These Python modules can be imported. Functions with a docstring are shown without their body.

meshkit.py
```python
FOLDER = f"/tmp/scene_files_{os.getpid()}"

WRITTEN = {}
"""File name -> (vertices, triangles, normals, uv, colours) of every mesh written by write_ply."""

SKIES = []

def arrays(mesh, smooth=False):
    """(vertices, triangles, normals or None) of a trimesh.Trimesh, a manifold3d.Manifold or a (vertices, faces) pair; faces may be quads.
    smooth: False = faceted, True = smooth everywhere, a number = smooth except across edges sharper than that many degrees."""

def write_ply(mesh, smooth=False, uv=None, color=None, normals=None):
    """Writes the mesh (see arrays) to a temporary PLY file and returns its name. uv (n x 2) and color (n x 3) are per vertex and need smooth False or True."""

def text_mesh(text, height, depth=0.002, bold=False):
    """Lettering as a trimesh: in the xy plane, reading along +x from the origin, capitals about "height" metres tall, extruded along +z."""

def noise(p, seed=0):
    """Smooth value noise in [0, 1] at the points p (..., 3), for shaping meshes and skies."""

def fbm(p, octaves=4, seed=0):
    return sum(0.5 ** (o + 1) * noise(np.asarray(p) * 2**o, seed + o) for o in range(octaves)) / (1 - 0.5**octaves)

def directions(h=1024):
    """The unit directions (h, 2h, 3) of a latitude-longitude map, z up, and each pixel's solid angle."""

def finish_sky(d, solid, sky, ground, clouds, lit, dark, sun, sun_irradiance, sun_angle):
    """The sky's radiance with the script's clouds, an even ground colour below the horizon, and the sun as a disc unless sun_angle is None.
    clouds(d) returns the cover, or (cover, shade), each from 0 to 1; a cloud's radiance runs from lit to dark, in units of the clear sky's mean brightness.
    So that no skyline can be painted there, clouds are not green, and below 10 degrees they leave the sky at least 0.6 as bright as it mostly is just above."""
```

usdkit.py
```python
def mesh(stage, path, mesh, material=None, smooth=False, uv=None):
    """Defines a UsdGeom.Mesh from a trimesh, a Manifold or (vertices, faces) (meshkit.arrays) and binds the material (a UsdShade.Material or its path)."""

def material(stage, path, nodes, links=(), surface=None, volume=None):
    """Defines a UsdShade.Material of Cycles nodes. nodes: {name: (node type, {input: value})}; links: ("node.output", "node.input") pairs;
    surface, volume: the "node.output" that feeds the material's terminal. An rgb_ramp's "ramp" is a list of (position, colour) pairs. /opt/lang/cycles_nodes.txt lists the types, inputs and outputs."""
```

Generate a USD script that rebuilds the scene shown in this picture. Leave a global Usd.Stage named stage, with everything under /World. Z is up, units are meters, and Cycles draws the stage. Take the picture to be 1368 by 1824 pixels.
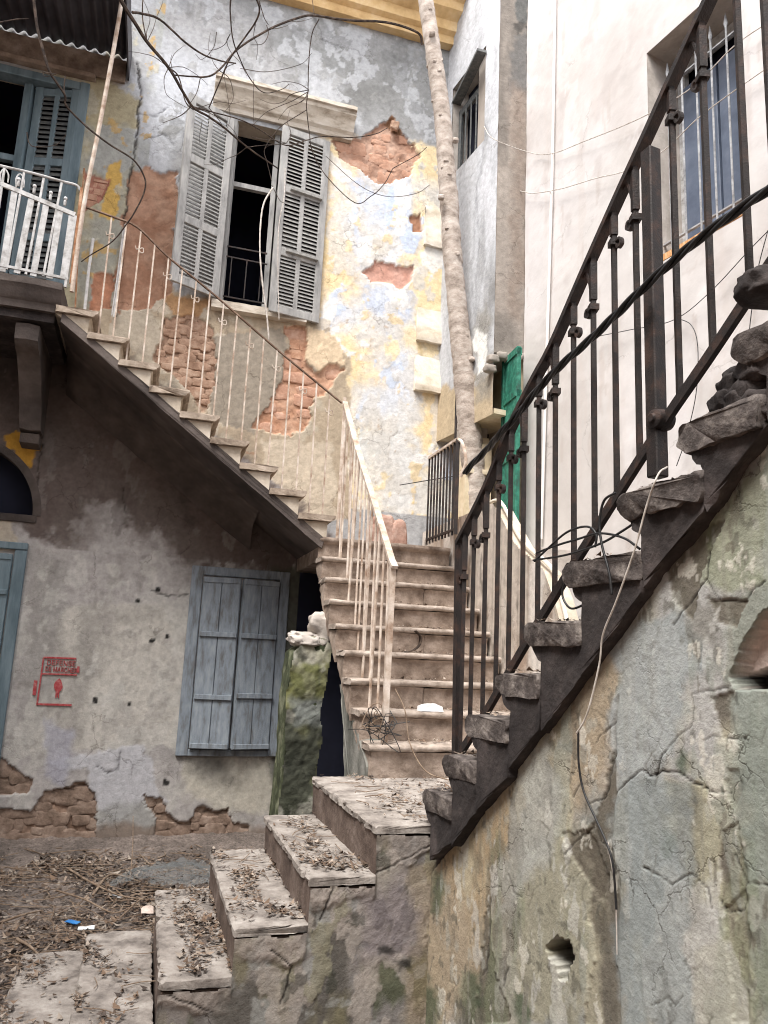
import math, random
import numpy as np, trimesh, usdkit, meshkit
from pxr import Usd, UsdGeom, UsdLux, UsdShade, Gf, Sdf, Vt
from PIL import Image, ImageDraw
from scipy import ndimage
from shapely.geometry import Polygon, Point
from shapely.ops import unary_union

stage = Usd.Stage.CreateInMemory()
UsdGeom.SetStageUpAxis(stage, 'Z'); UsdGeom.SetStageMetersPerUnit(stage, 1.0)
UsdGeom.Xform.Define(stage, '/World'); UsdGeom.Scope.Define(stage, '/World/Looks')
mat = usdkit.material
L = '/World/Looks/'

# ---------------------------------------------------------------- camera
FOC = 1370.0                                     # focal length in photograph pixels
PITCH, ROLL, CAMZ = math.radians(10.745), math.radians(2.588), 1.6
CAM = np.array([0, 0, CAMZ])
FWD = np.array([0, math.cos(PITCH), math.sin(PITCH)]); UP0 = np.array([0, -math.sin(PITCH), math.cos(PITCH)]); RT0 = np.array([1., 0, 0])
RGT = math.cos(ROLL) * RT0 + math.sin(ROLL) * UP0; UPV = -math.sin(ROLL) * RT0 + math.cos(ROLL) * UP0
cam = UsdGeom.Camera.Define(stage, '/World/camera')
cam.CreateHorizontalApertureAttr(36.0); cam.CreateFocalLengthAttr(36.0 * FOC / 1368)
cam.CreateClippingRangeAttr(Gf.Vec2f(0.05, 2000))
m4 = np.eye(4); m4[0, :3], m4[1, :3], m4[2, :3], m4[3, :3] = RGT, UPV, -FWD, CAM
cam.AddTransformOp().Set(Gf.Matrix4d(*m4.ravel().tolist()))
cam.CreateExposureAttr(1.95)

# ---------------------------------------------------------------- sky and the veiled sun
SUN = np.array([-0.25, -0.45, 0.86]); SUN /= np.linalg.norm(SUN)
SUN_EL, SUN_ROT = math.asin(SUN[2]), math.atan2(SUN[0], SUN[1])
mat(stage, L + 'sky', {'tc': ('texture_coordinate', {}), 'sky': ('sky_texture', {'sky_type': 'single_scattering', 'sun_disc': False, 'sun_elevation': SUN_EL, 'sun_rotation': SUN_ROT}),
    'grey': ('hsv', {'saturation': 0.14, 'value': 1.0, 'fac': 1.0}),
    'cloud': ('noise_texture', {'scale': 2.2, 'detail': 5, 'roughness': 0.55}),
    'cr': ('rgb_ramp', {'ramp': [(0.3, (0.86, 0.87, 0.9)), (0.7, (1.12, 1.1, 1.08))]}),
    'mx': ('mix_color', {'blend_type': 'multiply', 'fac': 1.0, 'use_clamp': False}),
    'bg': ('background_shader', {'strength': 0.13})},
    [('sky.color', 'grey.color'), ('tc.generated', 'cloud.vector'), ('cloud.fac', 'cr.fac'), ('grey.color', 'mx.a'), ('cr.color', 'mx.b'), ('mx.result', 'bg.color')], surface='bg.background')
dome = UsdLux.DomeLight.Define(stage, '/World/sky'); UsdShade.MaterialBindingAPI.Apply(dome.GetPrim()).Bind(UsdShade.Material.Get(stage, L + 'sky'))
dome.GetPrim().SetCustomDataByKey('kind', 'structure')
sun = UsdLux.DistantLight.Define(stage, '/World/sun')
sun.CreateNormalizeAttr(True); sun.CreateIntensityAttr(0.4); sun.CreateAngleAttr(25.0); sun.CreateColorAttr(Gf.Vec3f(1, 0.96, 0.91))
zx = SUN; xx = np.cross([0, 0, 1], zx); xx /= np.linalg.norm(xx); yx = np.cross(zx, xx)
ml = np.eye(4); ml[0, :3], ml[1, :3], ml[2, :3] = xx, yx, zx
sun.AddTransformOp().Set(Gf.Matrix4d(*ml.ravel().tolist()))

# ---------------------------------------------------------------- frames: the house stands 16.5 degrees off the camera's axis
TH = math.radians(16.5)
A = np.array([math.cos(TH), math.sin(TH), 0]); B = np.array([-math.sin(TH), math.cos(TH), 0]); Z = np.array([0, 0, 1.])
def W(s, q, z): return A * s + B * q + Z * z
QA = 7.086                                        # the old house's wall
D0 = np.array([.252, 3.42, 0]); DE = np.array([.388, -.922, 0]); DN = np.array([.922, .388, 0])     # the side flight and its wall
DE /= np.linalg.norm(DE); DN = np.array([-DE[1], DE[0], 0])
def DW(e, n, z): return D0 + DE * e + DN * n + Z * z
def ray(x, y): return FWD + RGT * (x - 684) / FOC + UPV * (912 - y) / FOC
def hit(x, y, P, N):
    d = ray(x, y); return CAM + d * (((P - CAM) @ N) / (d @ N))
def aq(x, y, q): return hit(x, y, B * q, B)       # a point seen at a pixel, on the plane q
def asx(x, y, s): return hit(x, y, A * s, A)
def ad(x, y, o=0.): return hit(x, y, D0 + DN * o, DN)
def az(x, y, z): return hit(x, y, Z * z, Z)
def sq(P): return np.array([P @ A, P @ B, P[2]])
def de(P): return np.array([(P - D0) @ DE, (P - D0) @ DN, P[2]])
def pix(X):
    d = X - CAM; w = np.maximum(d @ FWD, .05); return 684 + FOC * (d @ RGT) / w, 912 - FOC * (d @ UPV) / w

# ---------------------------------------------------------------- scene-graph helpers
used = {}
def numbered(parent, name):
    k = (parent, name); n = used.get(k, 0); used[k] = n + 1
    return f'{parent}/{name}' if n == 0 else f'{parent}/{name}_{n:03d}'
def cd(p, label=None, cat=None, group=None, kind=None):
    for k, v in (('label', label), ('category', cat), ('group', group), ('kind', kind)):
        if v: p.SetCustomDataByKey(k, v)
    return p
def thing(name, label, cat, group=None):
    path = numbered('/World', name); return str(cd(UsdGeom.Xform.Define(stage, path).GetPrim(), label, cat, group).GetPath())
def part(name, mesh, m, parent='/World', smooth=False, col=None, label=None, kind=None):
    path = numbered(parent, name)
    if col is not None: smooth = True
    g = usdkit.mesh(stage, path, mesh, L + m, smooth=smooth)
    if col is not None:
        UsdGeom.PrimvarsAPI(g).CreatePrimvar('col', Sdf.ValueTypeNames.Color3fArray, 'vertex').Set(Vt.Vec3fArray.FromNumpy(np.asarray(col, np.float32)))
    cd(g.GetPrim(), label, None, None, kind)
    return path
def solo(name, mesh, m, label, cat, group=None, kind=None, smooth=False, col=None):
    p = part(name, mesh, m, '/World', smooth, col); cd(stage.GetPrimAtPath(p), label, cat, group, kind); return p
def lin(c):
    c = np.asarray(c, float) / 255; return np.where(c <= .04045, c / 12.92, ((c + .055) / 1.055) ** 2.4)

# ---------------------------------------------------------------- mesh helpers
def cat(ms): return trimesh.util.concatenate([trimesh.Trimesh(*m, process=False) if isinstance(m, tuple) else m for m in ms])
BOXF = np.array([[0, 2, 1], [1, 2, 3], [4, 5, 6], [5, 7, 6], [0, 1, 4], [1, 5, 4], [2, 6, 3], [3, 6, 7], [0, 4, 2], [2, 4, 6], [1, 3, 5], [3, 7, 5]])
def box(fr, x0, x1, y0, y1, z0, z1):
    return trimesh.Trimesh(np.array([fr(x, y, z) for z in (z0, z1) for y in (y0, y1) for x in (x0, x1)]), BOXF, process=False)
def chamfer(fr, x0, x1, y0, y1, z0, z1, c=.006):
    import manifold3d as mf
    pts = []
    for sx in (0, 1):
        for sy in (0, 1):
            for sz in (0, 1):
                p = [(x0, x1)[sx], (y0, y1)[sy], (z0, z1)[sz]]; d = [1 - 2 * sx, 1 - 2 * sy, 1 - 2 * sz]
                for k in range(3):
                    r = list(p)
                    for j in range(3):
                        if j != k: r[j] += d[j] * c
                    pts.append(r)
    h = trimesh.convex.convex_hull(np.array(pts))
    return trimesh.Trimesh(np.array([fr(*v) for v in h.vertices]), h.faces, process=False)
def spline(P, n=6):
    P = np.asarray(P, float)
    if len(P) < 3: return P
    Q = np.vstack([2 * P[0] - P[1], P, 2 * P[-1] - P[-2]]); out = []
    for i in range(1, len(Q) - 2):
        for t in np.arange(n) / n:
            p0, p1, p2, p3 = Q[i - 1:i + 3]
            out.append(.5 * (2 * p1 + (p2 - p0) * t + (2 * p0 - 5 * p1 + 4 * p2 - p3) * t * t + (3 * p1 - p0 - 3 * p2 + p3) * t ** 3))
    return np.array(out + [Q[-2]])
def tube(P, r, k=7, flat=1.0):
    P = np.asarray(P, float); n = len(P); r = np.broadcast_to(np.asarray(r, float), (n,))
    T = np.gradient(P, axis=0); T /= np.maximum(np.linalg.norm(T, axis=1, keepdims=True), 1e-9)
    up = np.array([0, 0, 1.]) if abs(T[0][2]) < .9 else np.array([1., 0, 0])
    N = np.cross(T[0], up); N /= np.linalg.norm(N); V = []
    for i in range(n):
        N = N - T[i] * (N @ T[i]); N /= max(np.linalg.norm(N), 1e-9); Bn = np.cross(T[i], N)
        for j in range(k):
            an = 2 * math.pi * j / k; V.append(P[i] + r[i] * (math.cos(an) * N + flat * math.sin(an) * Bn))
    F = []
    for i in range(n - 1):
        for j in range(k):
            a, b = i * k + j, i * k + (j + 1) % k; F += [[a, b, b + k], [a, b + k, a + k]]
    V += [P[0], P[-1]]; c0, c1 = n * k, n * k + 1
    for j in range(k): F += [[c0, (j + 1) % k, j], [c1, (n - 1) * k + j, (n - 1) * k + (j + 1) % k]]
    return trimesh.Trimesh(np.array(V), np.array(F), process=False)
def bar(p, q, w, h=None, up=(0, 0, 1.)):
    """square bar from p to q, w wide sideways and h high"""
    p, q = np.asarray(p, float), np.asarray(q, float); h = h or w; t = (q - p) / np.linalg.norm(q - p)
    x = np.cross(t, up); x = x / np.linalg.norm(x) if np.linalg.norm(x) > 1e-6 else np.array([1., 0, 0]); y = np.cross(x, t)
    return box(lambda a, b, c: p + (q - p) * c + x * a + y * b, -w / 2, w / 2, -h / 2, h / 2, 0, 1)
def prism(poly, fr, d0, d1):
    """polygon (x, y) pushed from depth d0 to d1; fr(x, y, d) gives world points"""
    p = poly if isinstance(poly, Polygon) else Polygon(poly).buffer(0)
    ms = []
    for g in getattr(p, 'geoms', [p]):
        m = trimesh.creation.extrude_polygon(g, 1.0, engine='earcut')
        ms.append(trimesh.Trimesh(np.array([fr(v[0], v[1], d0 + (d1 - d0) * v[2]) for v in m.vertices]), m.faces, process=False))
    return cat(ms)
def dens(poly, mx):
    poly = np.asarray(poly, float); out = []
    for a, b in zip(poly, np.roll(poly, -1, 0)):
        n = max(1, int(math.ceil(np.linalg.norm(b - a) / mx)))
        for i in range(n): out.append(a + (b - a) * i / n)
    return np.array(out)
def fbm(P, sc, o=4, seed=0): return meshkit.fbm(np.asarray(P) * sc, o, seed) - .5
def worn(poly, fr, d0, d1, amp=.006, mx=.035, seed=0, sc=9., chip=0.):
    """a stone: the outline (x, y) swept from d0 to d1, its surface worn and uneven"""
    P = dens(poly, mx); n = len(P); seg = max(2, int((d1 - d0) / (mx * 1.3)))
    c = P.mean(0); V = []
    for i in range(seg + 1):
        d = d0 + (d1 - d0) * i / seg
        sh = 1.0 - (.012 / .2 if i in (0, seg) else 0) * .35
        V.append(np.column_stack([(P - c) * sh + c, np.full(n, d)]))
    V = np.vstack(V)
    t = trimesh.creation.triangulate_polygon(Polygon(P), engine='earcut')
    tri = np.array(t[1]); pv = np.array(t[0])
    from scipy.spatial import cKDTree
    idx = cKDTree(P).query(pv)[1]; tri = idx[tri]
    X = np.array([fr(*v) for v in V])
    nz = np.stack([fbm(X, sc, 4, seed + k) for k in range(3)], 1) * 2 * amp + np.stack([fbm(X, sc * 4, 2, seed + 7 + k) for k in range(3)], 1) * amp
    X = X + nz
    if chip:
        k = np.clip(fbm(X, 11, 3, seed + 40) * 3.2 - .25, 0, 1) + .7 * np.clip(fbm(X, 30, 2, seed + 41) * 3 - .3, 0, 1)
        pr_ = np.vstack([P] * (seg + 1)); dd = np.repeat(np.linspace(0, 1, seg + 1), n); sp = np.abs(P - c).max(0)
        tow = (c - pr_) / np.maximum(np.linalg.norm(c - pr_, axis=1, keepdims=True), 1e-6); edge = np.clip((np.abs(pr_ - c) / np.maximum(sp, 1e-6)).max(1) * 6 - 5, 0, 1)
        base = np.array([fr(*v) for v in np.column_stack([pr_ + tow * .02, V[:, 2]])]) - np.array([fr(*v) for v in V])
        X = X + base / .02 * (chip * k * edge)[:, None]
        k2 = np.clip(fbm(X, 9, 3, seed + 43) * 3.2 - .2, 0, 1) * np.clip(1 - np.minimum(dd, 1 - dd) * (d1 - d0) / .05, 0, 1)
        ax_ = np.array([fr(c[0], c[1], d1)]) - np.array([fr(c[0], c[1], d0)]); ax_ = ax_ / np.linalg.norm(ax_)
        X = X + ax_ * (k2 * chip * np.where(dd < .5, 1, -1))[:, None]
    F = []
    j = np.arange(n); jn = (j + 1) % n
    for i in range(seg):
        a, b = i * n + j, i * n + jn
        F.append(np.column_stack([a, b, b + n])); F.append(np.column_stack([a, b + n, a + n]))
    F.append(tri[:, ::-1]); F.append(tri + seg * n)
    return trimesh.Trimesh(X, np.vstack(F), process=False)
def rock(c, size, seed, rough=.18, sub=2, ax=None):
    m = trimesh.creation.icosphere(sub, 1.0); v = np.sign(m.vertices) * np.abs(m.vertices) ** .55
    v = v * (1 + rough * 2 * fbm(v + seed * 3.1, 1.6, 3, seed)[:, None]) * np.asarray(size)
    ax = np.eye(3) if ax is None else np.asarray(ax)
    return trimesh.Trimesh(np.asarray(c) + v @ ax, m.faces, process=False)

# ---------------------------------------------------------------- materials
def painted(name, rough=.9, bsc=60., bst=.35, var=.22, vsc=22., skin=.12, ssc=9., craze=0., csc=5., cw=.008):
    """colour per point of the wall (its paint coats); grain, a worn skin, fine crazing and relief on top"""
    nodes = {'c': ('attribute', {'attribute': 'col'}), 'g': ('geometry', {}),
        'n': ('noise_texture', {'scale': vsc, 'detail': 6, 'roughness': .62}), 'r': ('rgb_ramp', {'ramp': [(.25, (1 - var,) * 3), (.75, (1 + var,) * 3)]}),
        'm': ('mix_color', {'blend_type': 'multiply', 'fac': 1., 'use_clamp': False}),
        'n3': ('noise_texture', {'scale': ssc, 'detail': 12, 'roughness': .68}), 'r3': ('rgb_ramp', {'ramp': [(0, (1 - skin,) * 3), (.435, (1 - skin,) * 3), (.45, (1,) * 3), (.56, (1,) * 3), (.575, (1 + skin,) * 3), (1, (1 + skin * .9,) * 3)]}),
        'm3': ('mix_color', {'blend_type': 'multiply', 'fac': 1., 'use_clamp': False}),
        'n2': ('noise_texture', {'scale': bsc, 'detail': 7, 'roughness': .65}), 'ha': ('math', {'math_type': 'multiply_add', 'value2': .5}), 'b': ('bump', {'strength': bst, 'distance': .012}),
        'p': ('principled_bsdf', {'roughness': rough, 'specular_ior_level': .25})}
    links = [('g.position', 'n.vector'), ('g.position', 'n2.vector'), ('g.position', 'n3.vector'), ('n.fac', 'r.fac'), ('c.color', 'm.a'), ('r.color', 'm.b'), ('m.result', 'm3.a'), ('n3.fac', 'r3.fac'), ('r3.color', 'm3.b'),
        ('r3.color', 'ha.value1'), ('n2.fac', 'ha.value3'), ('b.normal', 'p.normal')]
    if craze:
        nodes |= {'wn': ('noise_texture', {'scale': 7., 'detail': 5, 'roughness': .6}), 'wv': ('vector_math', {'math_type': 'multiply_add', 'vector2': (.22, .22, .22)}), 'vo': ('voronoi_texture', {'feature': 'distance_to_edge', 'scale': csc}),
            'cr': ('map_range', {'from_min': cw * .4, 'from_max': cw * 1.6, 'to_min': 1., 'to_max': 0., 'clamp': True}), 'mn': ('noise_texture', {'scale': 2.3, 'detail': 3}), 'mr': ('map_range', {'from_min': .5, 'from_max': .62, 'to_min': 0., 'to_max': craze, 'clamp': True}),
            'cm': ('math', {'math_type': 'multiply'}), 'm4': ('mix_color', {'blend_type': 'multiply', 'b': (.22, .19, .17), 'use_clamp': False}), 'hs': ('math', {'math_type': 'multiply_add', 'value2': -1.5})}
        links += [('g.position', 'wn.vector'), ('wn.color', 'wv.vector1'), ('g.position', 'wv.vector3'), ('wv.vector', 'vo.vector'), ('vo.distance', 'cr.value'), ('g.position', 'mn.vector'), ('mn.fac', 'mr.value'), ('cr.result', 'cm.value1'), ('mr.result', 'cm.value2'),
            ('cm.value', 'm4.fac'), ('m3.result', 'm4.a'), ('m4.result', 'p.base_color'), ('cm.value', 'hs.value1'), ('ha.value', 'hs.value3'), ('hs.value', 'b.height')]
    else: links += [('m3.result', 'p.base_color'), ('ha.value', 'b.height')]
    mat(stage, L + name, nodes, links, surface='p.BSDF')
def mottled(name, c1, c2, c3=None, sc=9., rough=.88, bsc=45., bst=.4, metallic=0., spec=.25, stretch=(1, 1, 1), detail=6):
    c1, c2 = lin(c1), lin(c2); c3 = lin(c3) if c3 is not None else c2
    mat(stage, L + name, {'g': ('geometry', {}), 'mp': ('mapping', {'scale': stretch}), 'n': ('noise_texture', {'scale': sc, 'detail': detail, 'roughness': .65}),
        'r': ('rgb_ramp', {'ramp': [(.32, c1), (.5, c2), (.68, c3)]}), 'n2': ('noise_texture', {'scale': bsc, 'detail': 6, 'roughness': .6}),
        'b': ('bump', {'strength': bst, 'distance': .01}), 'p': ('principled_bsdf', {'roughness': rough, 'metallic': metallic, 'specular_ior_level': spec})},
        [('g.position', 'mp.vector'), ('mp.vector', 'n.vector'), ('g.position', 'n2.vector'), ('n.fac', 'r.fac'), ('r.color', 'p.base_color'), ('n2.fac', 'b.height'), ('b.normal', 'p.normal')], surface='p.BSDF')
painted('plaster', skin=.055, craze=.38, csc=2.6, cw=.010); painted('near_plaster', bsc=110., bst=.4, vsc=45., var=.18, skin=.08, ssc=14., craze=.6, csc=3.4, cw=.008); painted('soil', .97, 110., .9, .4, 70., .3, 40.); painted('leaf', .8, 80., .2, .2, 90.); painted('smooth_plaster', .85, 30., .14, .05, 6., .025, 2.5, .25, .9, .004)
mottled('tread_stone', (104, 97, 92), (147, 139, 132), (174, 167, 160), 9., bst=.7)
mottled('riser_stone', (102, 88, 78), (139, 124, 112), (168, 153, 141), 8., bst=.7)
mottled('pale_tread', (122, 110, 100), (160, 147, 136), (186, 174, 163), 9., bst=.7)
mottled('step_riser', (74, 62, 56), (100, 86, 78), (130, 116, 108), 6., bst=.7)
mottled('dark_stone', (36, 32, 32), (54, 49, 48), (84, 76, 74), 6., bst=.6)
mottled('grimy_tread', (52, 47, 45), (84, 77, 74), (132, 124, 118), 16., bst=.8)
mottled('dusty_slab', (112, 98, 86), (150, 136, 122), (178, 164, 150), 7., bst=.5)
mottled('cream_stone', (150, 138, 122), (184, 172, 156), (200, 190, 176), 5., bst=.4)
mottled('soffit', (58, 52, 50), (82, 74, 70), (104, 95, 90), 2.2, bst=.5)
mottled('mortar', (120, 92, 76), (150, 118, 98), (170, 142, 120), 10., bst=.7, bsc=35)
mottled('sandstone', (160, 118, 94), (184, 142, 116), (200, 164, 140), 8., bst=.7, bsc=40)
mottled('red_sandstone', (156, 118, 98), (180, 140, 118), (198, 164, 144), 8., bst=.7, bsc=40)
mottled('brown_rock', (132, 104, 86), (164, 134, 114), (186, 160, 140), 9., bst=.8, bsc=35)
mottled('earth_rock', (104, 88, 76), (138, 118, 104), (164, 146, 132), 9., bst=.8, bsc=35)
mottled('pink_stone', (132, 100, 88), (164, 132, 118), (186, 160, 148), 8., bst=.7, bsc=40)
mottled('pale_rock', (176, 164, 148), (208, 198, 184), (226, 220, 210), 6., bst=.6, bsc=30)
mottled('pale_plaster', (186, 172, 150), (212, 202, 186), (226, 220, 210), 4., bst=.5, bsc=30)
mottled('ochre_pale', (176, 158, 128), (200, 184, 156), (216, 204, 184), 4., bst=.5, bsc=30)
mottled('grey_render', (66, 66, 60), (104, 104, 98), (140, 138, 132), 5., bst=.6, bsc=40, stretch=(1, 1, .5))
mottled('moss_rock', (40, 44, 30), (72, 78, 56), (128, 130, 108), 8., bst=.8, bsc=30)
mottled('shutter_paint', (124, 123, 122), (153, 152, 150), (174, 172, 169), 14., .7, 120., .2, stretch=(1, 1, .25))
mottled('slat_paint', (118, 117, 115), (147, 146, 143), (166, 164, 161), 30., .75, 120., .2)
mottled('blue_paint', (106, 106, 106), (134, 143, 152), (156, 163, 169), 17., .7, 120., .3, stretch=(1.2, 1.2, .3), detail=9)
mottled('teal_paint', (82, 98, 106), (104, 120, 128), (122, 137, 144), 10., .6, 120., .2, stretch=(1, 1, .2))
mottled('dull_slat', (70, 74, 76), (92, 94, 94), (112, 112, 110), 30., .75, 120., .2)
mottled('iron', (26, 22, 21), (40, 33, 31), (66, 48, 40), 18., .6, 160., .3, .2, .4)
mottled('rusty_iron', (140, 116, 98), (184, 168, 154), (212, 202, 192), 9., .8, 160., .3)
mottled('brown_iron', (84, 64, 52), (116, 94, 80), (156, 134, 118), 12., .8, 160., .3)
mottled('rust', (120, 78, 52), (160, 118, 88), (196, 160, 132), 14., .85, 160., .3)
mottled('grey_iron', (112, 112, 114), (150, 151, 153), (178, 180, 182), 16., .6, 150., .2)
mottled('white_iron', (134, 130, 126), (178, 177, 176), (200, 200, 200), 16., .6, 150., .2)
mottled('cable', (10, 10, 12), (18, 18, 20), (34, 32, 32), 30., .45, 200., .2, 0, .5)
mottled('pale_cord', (150, 140, 130), (186, 178, 170), (210, 204, 198), 30., .6, 200., .1)
mottled('twig', (34, 28, 26), (58, 48, 42), (96, 82, 72), 20., .9, 120., .4)
mottled('dry_stick', (92, 76, 62), (128, 110, 94), (160, 142, 124), 20., .9, 120., .4)
mottled('bark', (126, 114, 104), (168, 156, 146), (192, 182, 173), 9., .9, 70., .8, stretch=(1, 1, 1.7))
mottled('dark_sheet', (40, 38, 44), (58, 56, 62), (76, 74, 80), 3., .55, 80., .1, 0, .4)
mottled('beam', (98, 84, 74), (134, 118, 106), (164, 150, 138), 6., .9, 50., .6)
mottled('ochre', (178, 144, 98), (208, 176, 128), (224, 200, 160), 3., .85, 60., .2)
mottled('ochre_stone', (170, 140, 104), (204, 176, 136), (220, 200, 170), 4., .9, 40., .4)
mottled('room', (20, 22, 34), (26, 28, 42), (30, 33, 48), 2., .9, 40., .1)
mottled('lintel_stone', (138, 126, 112), (190, 180, 166), (206, 198, 188), 5., .85, 50., .3, stretch=(1, 1, 3))
mottled('pillar_plaster', (136, 128, 120), (158, 150, 142), (172, 164, 156), 1.5, .9, 40., .15)
mottled('green_paint', (30, 70, 58), (24, 104, 84), (66, 132, 112), 20., .7, 120., .15, 0, .5)
mottled('window_blue', (70, 80, 98), (88, 98, 116), (104, 112, 128), 4., .5, 80., .1, 0, .5)
mottled('plank_wood', (160, 110, 70), (196, 146, 100), (214, 176, 136), 12., .85, 80., .4, stretch=(3, 3, 1))
mottled('concrete', (150, 142, 134), (176, 168, 160), (196, 188, 182), 4., .9, 50., .4)
mottled('white_plastic', (220, 220, 220), (236, 236, 236), (244, 244, 244), 10., .4, 80., .05, 0, .5)
mottled('blue_plastic', (30, 100, 170), (46, 120, 190), (70, 140, 200), 10., .4, 80., .05, 0, .5)
mottled('card', (170, 150, 136), (196, 178, 166), (214, 200, 190), 14., .9, 80., .2)
mottled('wall_pipe', (214, 206, 200), (226, 219, 214), (232, 226, 222), 3., .8, 80., .1)
mottled('white_pipe', (176, 174, 170), (206, 204, 202), (222, 220, 218), 14., .6, 80., .1)
mottled('red_paint', (150, 56, 60), (166, 76, 78), (176, 120, 116), 40., .9, 90., .1)
mat(stage, L + 'netting', {'g': ('geometry', {}), 'n': ('noise_texture', {'scale': 110., 'detail': 2}), 'd': ('diffuse_bsdf', {'color': (.17, .18, .18)}), 't': ('transparent_bsdf', {}),
    'r': ('rgb_ramp', {'ramp': [(.4, (.05,) * 3), (.6, (.6,) * 3)]}), 'mx': ('mix_closure', {})}, [('g.position', 'n.vector'), ('n.fac', 'r.fac'), ('r.color', 'mx.fac'), ('t.BSDF', 'mx.closure1'), ('d.BSDF', 'mx.closure2')], surface='mx.closure')

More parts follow.
